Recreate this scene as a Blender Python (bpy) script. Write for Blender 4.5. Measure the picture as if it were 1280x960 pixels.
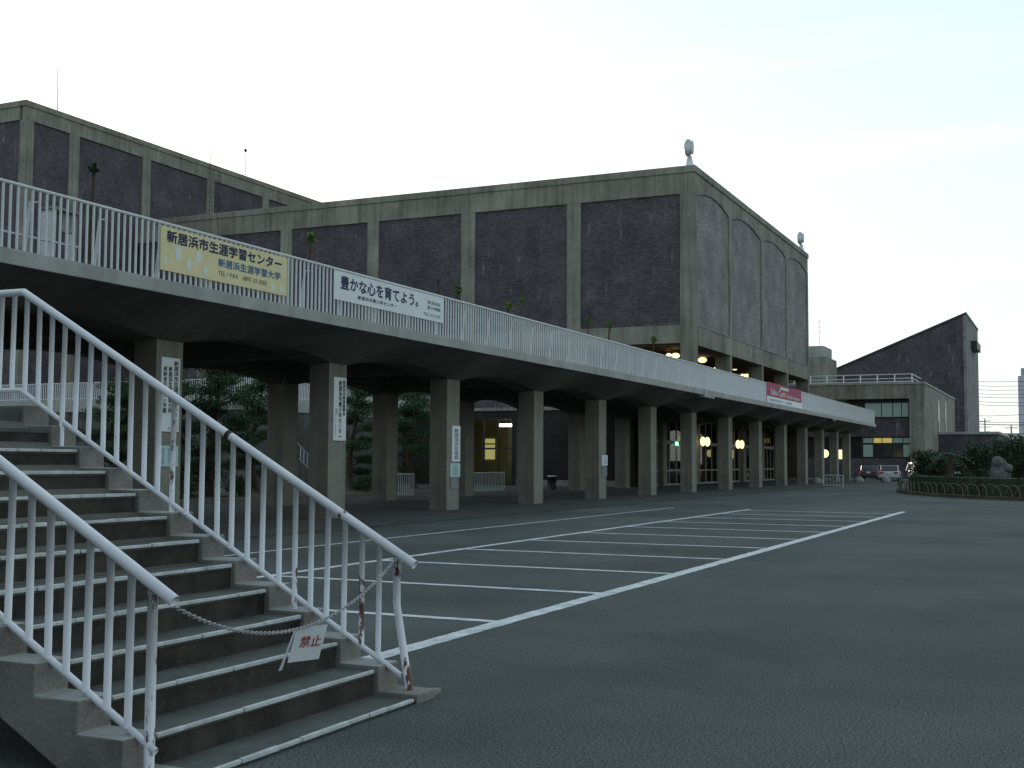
import bpy, math, random
from mathutils import Vector, Matrix
R = math.radians
sc = bpy.context.scene
for o in list(bpy.data.objects): bpy.data.objects.remove(o)

# ------------------------------------------------------------------ camera
FPX, YAW, PIT, ROLL, CAMH = 1512.9, R(24.915), R(3.665), R(0.306), 1.6
_F = Vector((math.cos(PIT)*math.cos(YAW), math.cos(PIT)*math.sin(YAW), math.sin(PIT)))
_R0 = Vector((math.sin(YAW), -math.cos(YAW), 0)); _U0 = _R0.cross(_F)
_R = _R0*math.cos(ROLL) + _U0*math.sin(ROLL); _U = -_R0*math.sin(ROLL) + _U0*math.cos(ROLL)
cam = bpy.data.cameras.new('camera'); camo = bpy.data.objects.new('camera', cam)
sc.collection.objects.link(camo); sc.camera = camo
cam.sensor_fit = 'HORIZONTAL'; cam.sensor_width = 36; cam.lens = FPX/1280*36
cam.clip_start = .05; cam.clip_end = 6000
m = Matrix((_R, _U, -_F)).transposed().to_4x4(); m.translation = (0, 0, CAMH); camo.matrix_world = m

# ------------------------------------------------------------------ world, sun, exposure
SUN_AZ, SUN_EL = R(46), R(8)            # azimuth measured from +X towards +Y
w = bpy.data.worlds.new('World'); sc.world = w; w.use_nodes = True
nt = w.node_tree; nt.nodes.clear(); N = nt.nodes.new; L = nt.links.new
out = N('ShaderNodeOutputWorld'); bg = N('ShaderNodeBackground'); bg.inputs[1].default_value = .15
sky = N('ShaderNodeTexSky'); sky.sky_type = 'NISHITA'; sky.sun_disc = False
sky.sun_elevation = SUN_EL; sky.sun_rotation = R(90)-SUN_AZ
sky.air_density = 1.0; sky.dust_density = .45; sky.ozone_density = 2.0
gm = N('ShaderNodeGamma'); gm.inputs[1].default_value = .5
hs = N('ShaderNodeHueSaturation'); hs.inputs['Saturation'].default_value = .92
tc = N('ShaderNodeTexCoord'); mp = N('ShaderNodeMapping'); mp.inputs['Scale'].default_value = (1.2, 1.2, 16)
cn = N('ShaderNodeTexNoise'); cn.inputs['Scale'].default_value = 2.2; cn.inputs['Detail'].default_value = 6
cr = N('ShaderNodeValToRGB'); cr.color_ramp.elements[0].position = .53; cr.color_ramp.elements[1].position = .75
cr.color_ramp.elements[1].color = (.13, .13, .13, 1)
cm = N('ShaderNodeMix'); cm.data_type = 'RGBA'; cm.inputs['B'].default_value = (2.6, 2.05, 1.95, 1)
L(sky.outputs[0], gm.inputs[0]); L(gm.outputs[0], hs.inputs['Color']); tn = N('ShaderNodeMix'); tn.data_type = 'RGBA'; tn.blend_type = 'MULTIPLY'; tn.inputs['Factor'].default_value = 1; tn.inputs['B'].default_value = (1.0, 1.01, .93, 1)
L(hs.outputs[0], tn.inputs['A']);
L(tc.outputs['Generated'], mp.inputs[0]); L(mp.outputs[0], cn.inputs['Vector']); L(cn.outputs[0], cr.inputs[0])
sz = N('ShaderNodeSeparateXYZ'); L(tc.outputs['Generated'], sz.inputs[0])
hz = N('ShaderNodeMapRange'); hz.interpolation_type = 'SMOOTHSTEP'; hz.inputs['From Min'].default_value = -.02; hz.inputs['From Max'].default_value = .34; hz.inputs['To Min'].default_value = .72; hz.inputs['To Max'].default_value = 0
L(sz.outputs['Z'], hz.inputs[0])                           # pale band of horizon haze all round
hm = N('ShaderNodeMix'); hm.data_type = 'RGBA'; hm.inputs['B'].default_value = (1.24, 1.38, 1.50, 1)
L(hz.outputs[0], hm.inputs['Factor']); L(tn.outputs['Result'], hm.inputs['A']); L(hm.outputs['Result'], cm.inputs['A'])
L(cr.outputs[0], cm.inputs['Factor']); L(cm.outputs['Result'], bg.inputs[0]); L(bg.outputs[0], out.inputs[0])
sl = bpy.data.lights.new('sun', 'SUN'); sl.energy = .5; sl.angle = R(10); sl.color = (1, .88, .74)
so = bpy.data.objects.new('sun', sl); sc.collection.objects.link(so)
so.rotation_euler = Vector((math.cos(SUN_AZ)*math.cos(SUN_EL), math.sin(SUN_AZ)*math.cos(SUN_EL), math.sin(SUN_EL))).to_track_quat('Z', 'Y').to_euler()
sc.view_settings.view_transform = 'Standard'; sc.view_settings.look = 'None'
sc.view_settings.exposure = 2.08; sc.view_settings.gamma = 1; sc.view_settings.use_curve_mapping = False

# ------------------------------------------------------------------ helpers
C = sc.collection
rng = random.Random(7)
def ray(x, y): return _F + _R*((x-640)/FPX) - _U*((y-480)/FPX)
EYE = Vector((0, 0, CAMH))
def onX(x, y, X): v = ray(x, y); return EYE + v*(X/v.x)
def onY(x, y, Y): v = ray(x, y); return EYE + v*(Y/v.y)
def gnd(x, y, z=0): v = ray(x, y); return EYE + v*((z-CAMH)/v.z)

class B:
    def __init__(s): s.v = []; s.f = []; s.m = []
    def add(s, v, f, mi=0):
        n = len(s.v); s.v += [tuple(p) for p in v]; s.f += [tuple(i+n for i in q) for q in f]; s.m += [mi]*len(f); return s
    def box(s, x0, x1, y0, y1, z0, z1, mi=0):
        return s.add([(x0,y0,z0),(x1,y0,z0),(x1,y1,z0),(x0,y1,z0),(x0,y0,z1),(x1,y0,z1),(x1,y1,z1),(x0,y1,z1)],
              [(0,3,2,1),(4,5,6,7),(0,1,5,4),(1,2,6,5),(2,3,7,6),(3,0,4,7)], mi)
    def prism(s, poly, axis, lo, hi, mi=0):
        n = len(poly)
        P = {'x': lambda a,b,t:(t,a,b), 'y': lambda a,b,t:(a,t,b), 'z': lambda a,b,t:(a,b,t)}[axis]
        v = [P(a,b,lo) for a,b in poly]+[P(a,b,hi) for a,b in poly]
        f = [tuple(range(n))[::-1], tuple(range(n,2*n))]+[(i,(i+1)%n,(i+1)%n+n,i+n) for i in range(n)]
        return s.add(v, f, mi)
    def tube(s, path, r, n=8, r2=None, cap=True, mi=0):
        path = [Vector(p) for p in path]; rings = []; v = []
        for i, p in enumerate(path):
            d = (path[min(i+1,len(path)-1)]-path[max(i-1,0)]).normalized()
            a = d.cross(Vector((0,0,1)) if abs(d.z)<.95 else Vector((1,0,0))).normalized(); b = d.cross(a)
            rr = r if r2 is None else r+(r2-r)*i/(len(path)-1)
            for k in range(n):
                t = 2*math.pi*k/n; v.append(p+a*rr*math.cos(t)+b*rr*math.sin(t))
        f = []
        for i in range(len(path)-1):
            for k in range(n): f.append((i*n+k, i*n+(k+1)%n, (i+1)*n+(k+1)%n, (i+1)*n+k))
        if cap: f += [tuple(range(n)), tuple(range((len(path)-1)*n, len(path)*n))[::-1]]
        return s.add(v, f, mi)
    def ball(s, c, rx, ry, rz, n=12, k=8, mi=0, jit=0):
        c = Vector(c); v = []; f = []
        for i in range(k+1):
            t = math.pi*i/k
            for j in range(n):
                p = 2*math.pi*j/n; q = 1+(rng.uniform(-jit,jit) if jit else 0)
                v.append(c+Vector((rx*q*math.sin(t)*math.cos(p), ry*q*math.sin(t)*math.sin(p), rz*q*math.cos(t))))
        for i in range(k):
            for j in range(n): f.append((i*n+j,(i+1)*n+j,(i+1)*n+(j+1)%n,i*n+(j+1)%n))
        return s.add(v, f, mi)
    def leaves(s, c, rx, ry, rz, n, size, shell=.35, flat=0, mi=0):
        c = Vector(c)
        for _ in range(n):
            while True:
                d = Vector((rng.uniform(-1,1),rng.uniform(-1,1),rng.uniform(-1,1)))
                if .05 < d.length < 1: break
            d = d.normalized()*(1-shell*rng.random()**1.5)*rng.uniform(.85,1.08)
            p = c+Vector((d.x*rx,d.y*ry,d.z*rz)); z = size*rng.uniform(.6,1.4)
            a = Vector((rng.uniform(-1,1),rng.uniform(-1,1),rng.uniform(-1,1)*(1-flat))).normalized()
            b = a.cross(Vector((rng.uniform(-1,1),rng.uniform(-1,1),rng.uniform(-.4,1)))).normalized()
            s.add([p-a*z, p-b*z*.35, p+a*z, p+b*z*.35], [(0,1,2,3)], mi)
        return s
    def mesh(s, name, *mats, smooth=False):
        me = bpy.data.meshes.new(name); me.from_pydata(s.v, [], s.f); me.update()
        for mm in mats: me.materials.append(mm)
        if len(mats) > 1: me.polygons.foreach_set('material_index', s.m)
        if smooth: me.polygons.foreach_set('use_smooth', [True]*len(me.polygons))
        return me
    def build(s, name, mat, parent=None, smooth=False, bevel=0, angle=None):
        mats = mat if isinstance(mat, (list, tuple)) else [mat]
        o = bpy.data.objects.new(name, s.mesh(name, *mats, smooth=smooth)); C.objects.link(o)
        if parent: attach(o, parent)
        if bevel:
            md = o.modifiers.new('bevel', 'BEVEL'); md.width = bevel; md.segments = 2; md.limit_method = 'ANGLE'
        return o
def world_t(o):
    t = o.location.copy()
    if o.parent: t = t + o.parent.location if o.parent.type == 'EMPTY' else t
    return t
def attach(o, parent):
    """parent without moving: every root is an unrotated Empty or a mesh with its origin at the world origin"""
    o.parent = parent; l = parent.location
    o.matrix_parent_inverse = Matrix.Translation((-l.x, -l.y, -l.z)) if parent.type == 'EMPTY' else Matrix.Identity(4)
def inst(name, me, parent, loc, rz=0, scale=None):
    o = bpy.data.objects.new(name, me); C.objects.link(o); o.location = loc; o.rotation_euler = (0,0,rz)
    if scale: o.scale = scale
    if parent: attach(o, parent)
    return o
def tag(o, label=None, cat=None, group=None, kind=None):
    for k, v in (('label',label),('category',cat),('group',group),('kind',kind)):
        if v: o[k] = v
    return o
def thing(name, label, cat, loc, group=None):
    o = bpy.data.objects.new(name, None); C.objects.link(o); o.location = loc; o.empty_display_size = .3
    return tag(o, label, cat, group)
def copy_tree(o, parent=None):
    c = o.copy(); C.objects.link(c); c.parent = parent
    for ch in [x for x in bpy.data.objects if x.parent == o]: copy_tree(ch, c)
    return c

# ------------------------------------------------------------------ materials
def mat(name, col, rough=.8, var=.25, scale=1.5, bump=0, bscale=60, streak=0, speck=0, sscale=300, col2=None, spec=.3, metal=0, dist=.01, srange=.2):
    m = bpy.data.materials.new(name); m.use_nodes = True; t = m.node_tree; p = t.nodes['Principled BSDF']
    n = t.nodes.new; l = t.links.new
    p.inputs['Roughness'].default_value = rough; p.inputs['Specular IOR Level'].default_value = spec; p.inputs['Metallic'].default_value = metal
    tcn = n('ShaderNodeTexCoord'); co = tcn.outputs['Object']
    col2 = col2 or tuple(c*(1-var) for c in col); col1 = tuple(min(1, c*(1+var)) for c in col)
    ns = n('ShaderNodeTexNoise'); ns.inputs['Scale'].default_value = scale; ns.inputs['Detail'].default_value = 7; ns.inputs['Roughness'].default_value = .65
    l(co, ns.inputs['Vector'])
    rp = n('ShaderNodeValToRGB'); rp.color_ramp.elements[0].position = .32; rp.color_ramp.elements[1].position = .68
    rp.color_ramp.elements[0].color = (*col2, 1); rp.color_ramp.elements[1].color = (*col1, 1)
    l(ns.outputs[0], rp.inputs[0]); cur = rp.outputs[0]
    def mul(cur, fac, dark):
        mx = n('ShaderNodeMix'); mx.data_type = 'RGBA'; mx.blend_type = 'MULTIPLY'; mx.inputs['B'].default_value = (*dark, 1)
        l(fac, mx.inputs['Factor']); l(cur, mx.inputs['A']); return mx.outputs['Result']
    if streak:
        mpn = n('ShaderNodeMapping'); mpn.inputs['Scale'].default_value = (2.2, 2.2, .12); l(co, mpn.inputs[0])
        s2 = n('ShaderNodeTexNoise'); s2.inputs['Scale'].default_value = 1.3; s2.inputs['Detail'].default_value = 5; l(mpn.outputs[0], s2.inputs['Vector'])
        r2 = n('ShaderNodeValToRGB'); r2.color_ramp.elements[0].position = .45; r2.color_ramp.elements[1].position = .72
        r2.color_ramp.elements[0].color = (0,0,0,1); r2.color_ramp.elements[1].color = (streak,)*3+(1,); l(s2.outputs[0], r2.inputs[0])
        cur = mul(cur, r2.outputs[0], (.35,.34,.3))
    if speck:
        s3 = n('ShaderNodeTexNoise'); s3.inputs['Scale'].default_value = sscale; s3.inputs['Detail'].default_value = 3; s3.inputs['Roughness'].default_value = .75; l(co, s3.inputs['Vector'])
        mr = n('ShaderNodeMapRange'); mr.inputs['From Min'].default_value = .5-srange; mr.inputs['From Max'].default_value = .5+srange; mr.clamp = True
        mr.inputs['To Min'].default_value = 1-speck; mr.inputs['To Max'].default_value = 1+speck; l(s3.outputs[0], mr.inputs[0])
        mx = n('ShaderNodeVectorMath'); mx.operation = 'SCALE'; l(cur, mx.inputs[0]); l(mr.outputs[0], mx.inputs['Scale']); cur = mx.outputs[0]
    l(cur, p.inputs['Base Color'])
    if bump:
        bn = n('ShaderNodeTexNoise'); bn.inputs['Scale'].default_value = bscale; bn.inputs['Detail'].default_value = 4; l(co, bn.inputs['Vector'])
        bp = n('ShaderNodeBump'); bp.inputs['Strength'].default_value = bump; bp.inputs['Distance'].default_value = dist
        l(bn.outputs[0], bp.inputs['Height']); l(bp.outputs[0], p.inputs['Normal'])
    m['cur'] = 0
    return m
def rusty(name, amount):
    m = mat(name, (.78,.78,.80), .45, .06, 3, spec=.4); t = m.node_tree; n = t.nodes.new; l = t.links.new; p = t.nodes['Principled BSDF']
    src = p.inputs['Base Color'].links[0].from_socket
    tcn = n('ShaderNodeTexCoord'); ns = n('ShaderNodeTexNoise'); ns.inputs['Scale'].default_value = 9; ns.inputs['Detail'].default_value = 6; ns.inputs['Roughness'].default_value = .7
    mpn = n('ShaderNodeMapping'); mpn.inputs['Scale'].default_value = (1,1,.45); l(tcn.outputs['Object'], mpn.inputs[0]); l(mpn.outputs[0], ns.inputs['Vector'])
    rp = n('ShaderNodeValToRGB'); rp.color_ramp.elements[0].position = 1-amount; rp.color_ramp.elements[1].position = min(1, 1-amount+.05)
    l(ns.outputs[0], rp.inputs[0]); mx = n('ShaderNodeMix'); mx.data_type = 'RGBA'; mx.inputs['B'].default_value = (.11,.035,.018,1)
    l(rp.outputs[0], mx.inputs['Factor']); l(src, mx.inputs['A']); l(mx.outputs['Result'], p.inputs['Base Color']); return m
def brick(name, c1, c2, mortar, plane, streaks=0):
    m = bpy.data.materials.new(name); m.use_nodes = True; t = m.node_tree; n = t.nodes.new; l = t.links.new; p = t.nodes['Principled BSDF']
    p.inputs['Roughness'].default_value = .85; p.inputs['Specular IOR Level'].default_value = .2
    tcn = n('ShaderNodeTexCoord'); sx = n('ShaderNodeSeparateXYZ'); cx = n('ShaderNodeCombineXYZ'); l(tcn.outputs['Object'], sx.inputs[0])
    l(sx.outputs['X' if plane == 'x' else 'Y'], cx.inputs['X']); l(sx.outputs['Z'], cx.inputs['Y'])
    bt = n('ShaderNodeTexBrick'); bt.inputs['Scale'].default_value = 1; bt.inputs['Brick Width'].default_value = .34; bt.inputs['Row Height'].default_value = .13
    bt.inputs['Mortar Size'].default_value = .012; bt.inputs['Color1'].default_value = (*c1,1); bt.inputs['Color2'].default_value = (*c2,1); bt.inputs['Mortar'].default_value = (*mortar,1)
    l(cx.outputs[0], bt.inputs['Vector'])
    ns = n('ShaderNodeTexNoise'); ns.inputs['Scale'].default_value = .5; ns.inputs['Detail'].default_value = 8; l(tcn.outputs['Object'], ns.inputs['Vector'])
    mr = n('ShaderNodeMapRange'); mr.inputs['From Min'].default_value = .3; mr.inputs['From Max'].default_value = .7; mr.inputs['To Min'].default_value = .75; mr.inputs['To Max'].default_value = 1.25
    l(ns.outputs[0], mr.inputs[0]); sc_ = n('ShaderNodeVectorMath'); sc_.operation = 'SCALE'; l(bt.outputs['Color'], sc_.inputs[0]); l(mr.outputs[0], sc_.inputs['Scale']); cur = sc_.outputs[0]
    if streaks:
        mpn = n('ShaderNodeMapping'); mpn.inputs['Scale'].default_value = (2.5,2.5,.35); l(tcn.outputs['Object'], mpn.inputs[0])
        s2 = n('ShaderNodeTexNoise'); s2.inputs['Scale'].default_value = 1.1; s2.inputs['Detail'].default_value = 5; s2.inputs['Roughness'].default_value = .7; l(mpn.outputs[0], s2.inputs['Vector'])
        rp = n('ShaderNodeValToRGB'); rp.color_ramp.elements[0].position = .60; rp.color_ramp.elements[1].position = .70; rp.color_ramp.elements[1].color = (streaks,)*3+(1,)
        l(s2.outputs[0], rp.inputs[0]); mx = n('ShaderNodeMix'); mx.data_type = 'RGBA'; mx.inputs['B'].default_value = (.3,.31,.3,1)
        l(rp.outputs[0], mx.inputs['Factor']); l(cur, mx.inputs['A']); cur = mx.outputs['Result']
    l(cur, p.inputs['Base Color'])
    bp = n('ShaderNodeBump'); bp.inputs['Strength'].default_value = .5; bp.inputs['Distance'].default_value = .01; l(bt.outputs['Fac'], bp.inputs['Height']); bp.invert = True
    l(bp.outputs[0], p.inputs['Normal']); return m
def emit(name, col, s):
    m = bpy.data.materials.new(name); m.use_nodes = True; t = m.node_tree; p = t.nodes['Principled BSDF']
    p.inputs['Base Color'].default_value = (*col,1); p.inputs['Emission Color'].default_value = (*col,1); p.inputs['Emission Strength'].default_value = s; return m
def glass(name, tint=(.75,.8,.78), refl=1.0):
    m = bpy.data.materials.new(name); m.use_nodes = True; t = m.node_tree; t.nodes.clear(); n = t.nodes.new; l = t.links.new
    o = n('ShaderNodeOutputMaterial'); tr = n('ShaderNodeBsdfTransparent'); tr.inputs[0].default_value = (*tint,1)
    gl = n('ShaderNodeBsdfGlossy'); gl.inputs['Roughness'].default_value = .02; fr = n('ShaderNodeFresnel'); fr.inputs[0].default_value = 1.25
    mx = n('ShaderNodeMixShader'); l(fr.outputs[0], mx.inputs[0]); l(tr.outputs[0], mx.inputs[1]); l(gl.outputs[0], mx.inputs[2]); l(mx.outputs[0], o.inputs[0]); return m

ASPH = mat('asphalt', (.090,.098,.094), .92, .27, .22, speck=.62, sscale=62, spec=.1, srange=.11)
PAVE = mat('paving', (.058,.06,.056), .9, .25, .8, bump=.3, bscale=50, speck=.3, sscale=60)
LINE = mat('line_paint', (.60,.62,.62), .75, .3, 4, speck=.35, sscale=70)
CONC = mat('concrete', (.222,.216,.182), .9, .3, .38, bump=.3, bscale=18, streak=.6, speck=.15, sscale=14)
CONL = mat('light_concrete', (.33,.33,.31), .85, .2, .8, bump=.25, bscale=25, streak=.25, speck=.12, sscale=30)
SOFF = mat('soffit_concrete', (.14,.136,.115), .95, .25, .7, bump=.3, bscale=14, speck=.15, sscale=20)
KERB = mat('kerb_concrete', (.235,.22,.195), .9, .3, 2.2, bump=.35, bscale=60, speck=.3, sscale=120)
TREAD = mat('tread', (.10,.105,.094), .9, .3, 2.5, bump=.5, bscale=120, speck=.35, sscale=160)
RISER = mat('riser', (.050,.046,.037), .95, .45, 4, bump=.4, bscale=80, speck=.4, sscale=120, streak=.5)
NOSE = mat('nosing', (.52,.55,.55), .6, .22, 8, bump=.2, bscale=70, speck=.2, sscale=90)
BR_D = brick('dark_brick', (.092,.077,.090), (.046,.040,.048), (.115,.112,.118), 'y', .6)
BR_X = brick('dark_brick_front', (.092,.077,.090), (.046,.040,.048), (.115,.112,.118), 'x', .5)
BR_LIT = brick('lit_side_brick', (.25,.23,.222), (.15,.138,.14), (.25,.245,.24), 'x', 0)  # same brick, lightened in colour for the brighter light on front faces
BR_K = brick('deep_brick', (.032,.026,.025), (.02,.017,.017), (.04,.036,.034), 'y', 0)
WHITE = rusty('white_paint', .31); RUST = rusty('rusted_paint', .47); WFAR = mat('white_rail', (.58,.60,.61), .5, .08, 4)
STEEL = mat('galvanised', (.45,.46,.47), .45, .2, 20, metal=.6)
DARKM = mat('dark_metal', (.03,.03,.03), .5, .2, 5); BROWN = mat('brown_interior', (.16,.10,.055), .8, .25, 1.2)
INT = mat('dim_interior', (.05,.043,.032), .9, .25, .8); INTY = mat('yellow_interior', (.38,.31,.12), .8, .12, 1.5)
SIGNW = mat('sign_white', (.66,.70,.70), .5, .05, 2); YEL = mat('banner_yellow', (.68,.59,.33), .6, .06, 2)
NAVY = mat('ink_navy', (.012,.02,.075), .6, .1, 3); BLUE = mat('ink_blue', (.03,.12,.24), .6, .1, 3); INK = mat('ink_black', (.02,.02,.022), .6, .1, 3)
PALE = mat('print_pale', (.60,.68,.62), .6, .12, 6); REDB = mat('banner_red', (.30,.02,.09), .6, .15, 2); REDI = mat('ink_red', (.42,.03,.02), .6, .1, 3); ORED = mat('print_red', (.42,.05,.04), .6, .1, 3)
BLUT = mat('ink_pale_blue', (.12,.25,.42), .6, .1, 3); TEAL = mat('print_teal', (.42,.56,.52), .6, .1, 5)
PINE = mat('pine_needles', (.035,.068,.024), .7, .5, 1.5, col2=(.015,.032,.013)); BARK = mat('bark', (.06,.045,.03), .9, .3, 8, bump=.5)
LEAFD = mat('dark_leaves', (.026,.042,.018), .6, .5, 1.2, col2=(.012,.02,.01)); LEAFY = mat('bright_tuft', (.11,.17,.035), .6, .3, 4); HEDGE = mat('hedge_leaves', (.03,.06,.016), .7, .4, 2)
SOIL = mat('soil', (.07,.06,.04), .95, .35, 1.2, bump=.4, bscale=30); STONE = mat('stone', (.12,.122,.118), .9, .35, 2.5, bump=.8, bscale=12, dist=.05)
WALLST = mat('retaining_wall', (.10,.096,.092), .9, .3, 1.2, bump=.5, bscale=6, dist=.03, streak=.6)
LAMP = emit('lamp_warm', (1,.84,.40), .42); TUBE = emit('lamp_tube', (1,.97,.82), 3); GREENL = emit('lamp_green', (.1,1,.45), 2.5); DOORL = emit('lit_door', (.72,.60,.22), .18)
WINL = emit('lit_window_yellow', (.55,.42,.12), .14); WING = emit('lit_window_green', (.16,.24,.21), .05)
KTOP = mat('kerb_top_skylit', (.33,.335,.315), .85, .2, 4, bump=.2, bscale=80, speck=.2, sscale=120); HOOPM = mat('hoop_stick', (.12,.10,.065), .9, .3, 6); GLASS = glass('glass'); GLASD = mat('dark_glazing', (.03,.035,.04), .12, .2, .6, spec=.6)  # kerb tops: same concrete, sky light from above put into the paler colour

# ------------------------------------------------------------------ ground
g = B(); g.box(-300, 1500, -900, 900, -.3, 0); ground = tag(g.build('asphalt_ground', ASPH), 'dark grey asphalt of the open car park and forecourt', 'ground', kind='structure')
YA, YB, YC_ = 5.2, 10.17, 12.92
def line(x0, x1, y0, y1):
    b = B(); nx = max(1, int(max(x1-x0, y1-y0)/.12)); al = (x1-x0) > (y1-y0); v = []
    for i in range(nx+1):                                   # ragged worn edges
        t = i/nx; j1, j2 = rng.uniform(-.008,.008), rng.uniform(-.008,.008)
        v += ([(x0+(x1-x0)*t, y0+j1, .004), (x0+(x1-x0)*t, y1+j2, .004)] if al else [(x1+j1, y0+(y1-y0)*t, .005), (x0+j2, y0+(y1-y0)*t, .005)])
    b.add(v, [(2*i, 2*i+2, 2*i+3, 2*i+1) for i in range(nx)]); b.build('parking_line', LINE, ground)
line(7.6, 42.1, YA-.10, YA+.10); line(8.03, 41.4, YB-.075, YB+.075); line(8, 41.5, YC_-.05, YC_+.05)
for k in range(-2, 10): line(13.95+2.93*k-.075, 13.95+2.93*k+.075, YA+.101, YB-.076)
p = B(); p.box(-12, 124.6, 15.45, 42.2, -.2, .05); pav = tag(p.build('pavement', PAVE), 'paved walkway under the elevated deck', 'pavement', kind='structure')
k = B()
for i in range(137): k.box(-12+i+.006, -11+i-.006, 15.28, 15.446, -.2, .052+rng.uniform(-.006,.004))
k.build('kerb', PAVE, pav)
q = B(); q.box(-12, 55.3, 28.4, 42, .051, .12); tag(q.build('planting_bed', SOIL), 'bare soil planting bed with pines behind the deck', 'soil', kind='structure')
q = B(); q.box(-12, 55.3, 28.2, 28.394, .051, .2); tag(q.build('bed_kerb', KERB), 'low concrete kerb edging the pine bed', 'kerb', kind='structure')

# ------------------------------------------------------------------ staircase
RUN, RISE, Y0, Z0 = .30, .164, 4.0, .03
XI0, XI1 = 4.92, 7.09; KN = (4.68, 4.92); KF = (7.09, 7.35); RN, RF = 4.79, 7.2
stair = thing('concrete_staircase', 'concrete staircase with dark risers and pale nosings climbing from car park to deck', 'staircase', (6, 4, 0))
def nz(k): return Z0+RISE*k
NL = 12; YL = Y0+NL*RUN; LAND = 2.75; Y2 = YL+LAND; N2 = 19; R2 = (5.19-nz(NL))/N2; RUN2 = (16.4-Y2)/N2
nosemesh = {}
def step(y, z, run, rise, ground_step=False):
    s = B(); zb = z-rise-.02 if not ground_step else -.02
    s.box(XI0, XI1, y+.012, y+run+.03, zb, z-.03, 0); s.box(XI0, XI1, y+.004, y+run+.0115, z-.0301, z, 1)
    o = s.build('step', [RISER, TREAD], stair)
    x = XI0+(.12 if ground_step else .03)
    while x < XI1-.05:
        ln = min(rng.choice((.22,.33,.33,.42,.5)), XI1-.01-x); sl_ = B()
        sl_.box(x, x+ln-.006, y-.014+rng.uniform(-.004,.006), y+.014, z-.016, z+.006+rng.uniform(-.002,.004))
        if rng.random() > .04: sl_.build('nosing_strip', NOSE, o, bevel=.004)
        x += ln
for k in range(NL): step(Y0+RUN*k, nz(k), RUN, RISE, k == 0)
for k in range(1, N2): step(Y2+RUN2*(k-1), nz(NL)+R2*k, RUN2, R2)
b = B(); b.box(XI0, XI1, YL+.004, Y2-.004, nz(NL)-.3, nz(NL)); b.build('landing', TREAD, stair)
def kerb_poly(x_out):
    top = [(Y0-.03, -.02)]
    for k in range(NL):
        top += [(Y0+RUN*k-.03, nz(k)+.03), (Y0+RUN*(k+1)-.03, nz(k)+.03)]
    top += [(YL-.03, nz(NL)+.03), (Y2-.03, nz(NL)+.03)]
    for k in range(1, N2): top += [(Y2+RUN2*(k-1)-.03, nz(NL)+R2*k+.03), (Y2+RUN2*k-.03, nz(NL)+R2*k+.03)]
    bot = [(16.39, 5.17), (16.39, 4.6), (Y2+.2, nz(NL)-.32), (YL+.2, nz(NL)-.32), (Y0+.58, -.02)]
    return top+bot
for a, c in (KN, KF):
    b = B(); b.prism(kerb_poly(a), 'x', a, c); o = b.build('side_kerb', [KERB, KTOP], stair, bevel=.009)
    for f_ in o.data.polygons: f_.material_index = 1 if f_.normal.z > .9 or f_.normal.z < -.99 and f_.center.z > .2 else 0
    o.data.update()
b = B(); b.prism([(Y0+.6,-.02),(YL+.2,nz(NL)-.29),(Y2+.2,nz(NL)-.29),(16.39,4.63),(16.39,4.85),(Y2+.2,nz(NL)-.1),(YL,nz(NL)-.1),(Y0+.3,-.02)], 'x', XI0+.001, XI1-.001); b.build('waist_slab', SOFF, stair)
b = B(); b.prism([(7.09,Y0-.02),(7.52,Y0+.02),(7.36,Y0+.25),(7.09,Y0+.25)], 'z', -.02, .034); b.build('base_pad', KERB, stair, bevel=.006)
b = B(); b.box(5.0, 7.0, YL+.9, YL+1.3, 0, nz(NL)-.31); b.build('landing_pier', CONC, stair)

# stair railings
SL = RISE/RUN
def railing(xr, label, near):
    t = thing('stair_railing', label, 'railing', (xr, 4.1, .05), 'white railings of the concrete staircase')
    yb = YL+.13; zt = lambda y: .905+.56*(y-4.07) if y < yb else (.905+.56*(yb-4.07) if y < Y2 else .905+.56*(yb-4.07)+(y-Y2)*R2/RUN2)
    zb = lambda y: zt(y)-.80
    y_end = 16.2
    def path(fn, ys): return [(xr, y, fn(y)) for y in ys]
    ys = [4.06, 4.9, 5.9, 6.9, yb-.12, yb, yb+.15, Y2-.1, Y2, Y2+.3, 13, y_end]
    b = B(); b.tube(path(zt, ys), .031, 12); b.build('top_rail', WHITE, t, smooth=True)
    ys2 = [4.16, 4.9, 5.9, 6.9, yb-.06, yb, yb+.15, Y2-.1, Y2, Y2+.3, 13, y_end]
    b = B(); b.tube(path(zb, ys2), .02, 8); b.build('bottom_rail', WHITE, t, smooth=True)
    n = int((y_end-4.2)/.1395)
    for i in range(n):
        y = 4.2+.1395*i; b = B(); post = i == 0 or i % 8 == (6 if not near else 0)
        r = .026 if i == 0 else .0195
        jx, jy = rng.uniform(-.006,.006), rng.uniform(-.006,.006)
        foot = zb(y)
        if post:
            kk = math.floor((y+.03-Y0)/RUN) if y < YL-.03 else NL
            foot = (nz(max(0,kk)) if y < Y2 else zb(y)-.05)+.025
        if i == 0 and not near:
            b.tube([(xr,y+.0,zt(y)-.02),(xr+.002,y,zt(y)-.35),(xr+.02,y-.10,.03)], r, 10)
        else: b.tube([(xr,y,zt(y)-.02),(xr+jx,y+jy,foot)], r, 8)
        rust = (not near and i in (0,2,6,14)) or (near and i == 0)
        o = b.build('post' if post else 'baluster', RUST if rust else WHITE, t, smooth=True)
        if rust and not near and i in (0,2): o['label'] = 'rust-streaked white railing upright'
    return t, zt
rn, ztn = railing(RN, 'white tubular stair railing with the chain tied to the lower end of its handrail', True)
rf, ztf = railing(RF, 'white tubular stair railing with a bent rusty end post on the base pad', False)
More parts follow.
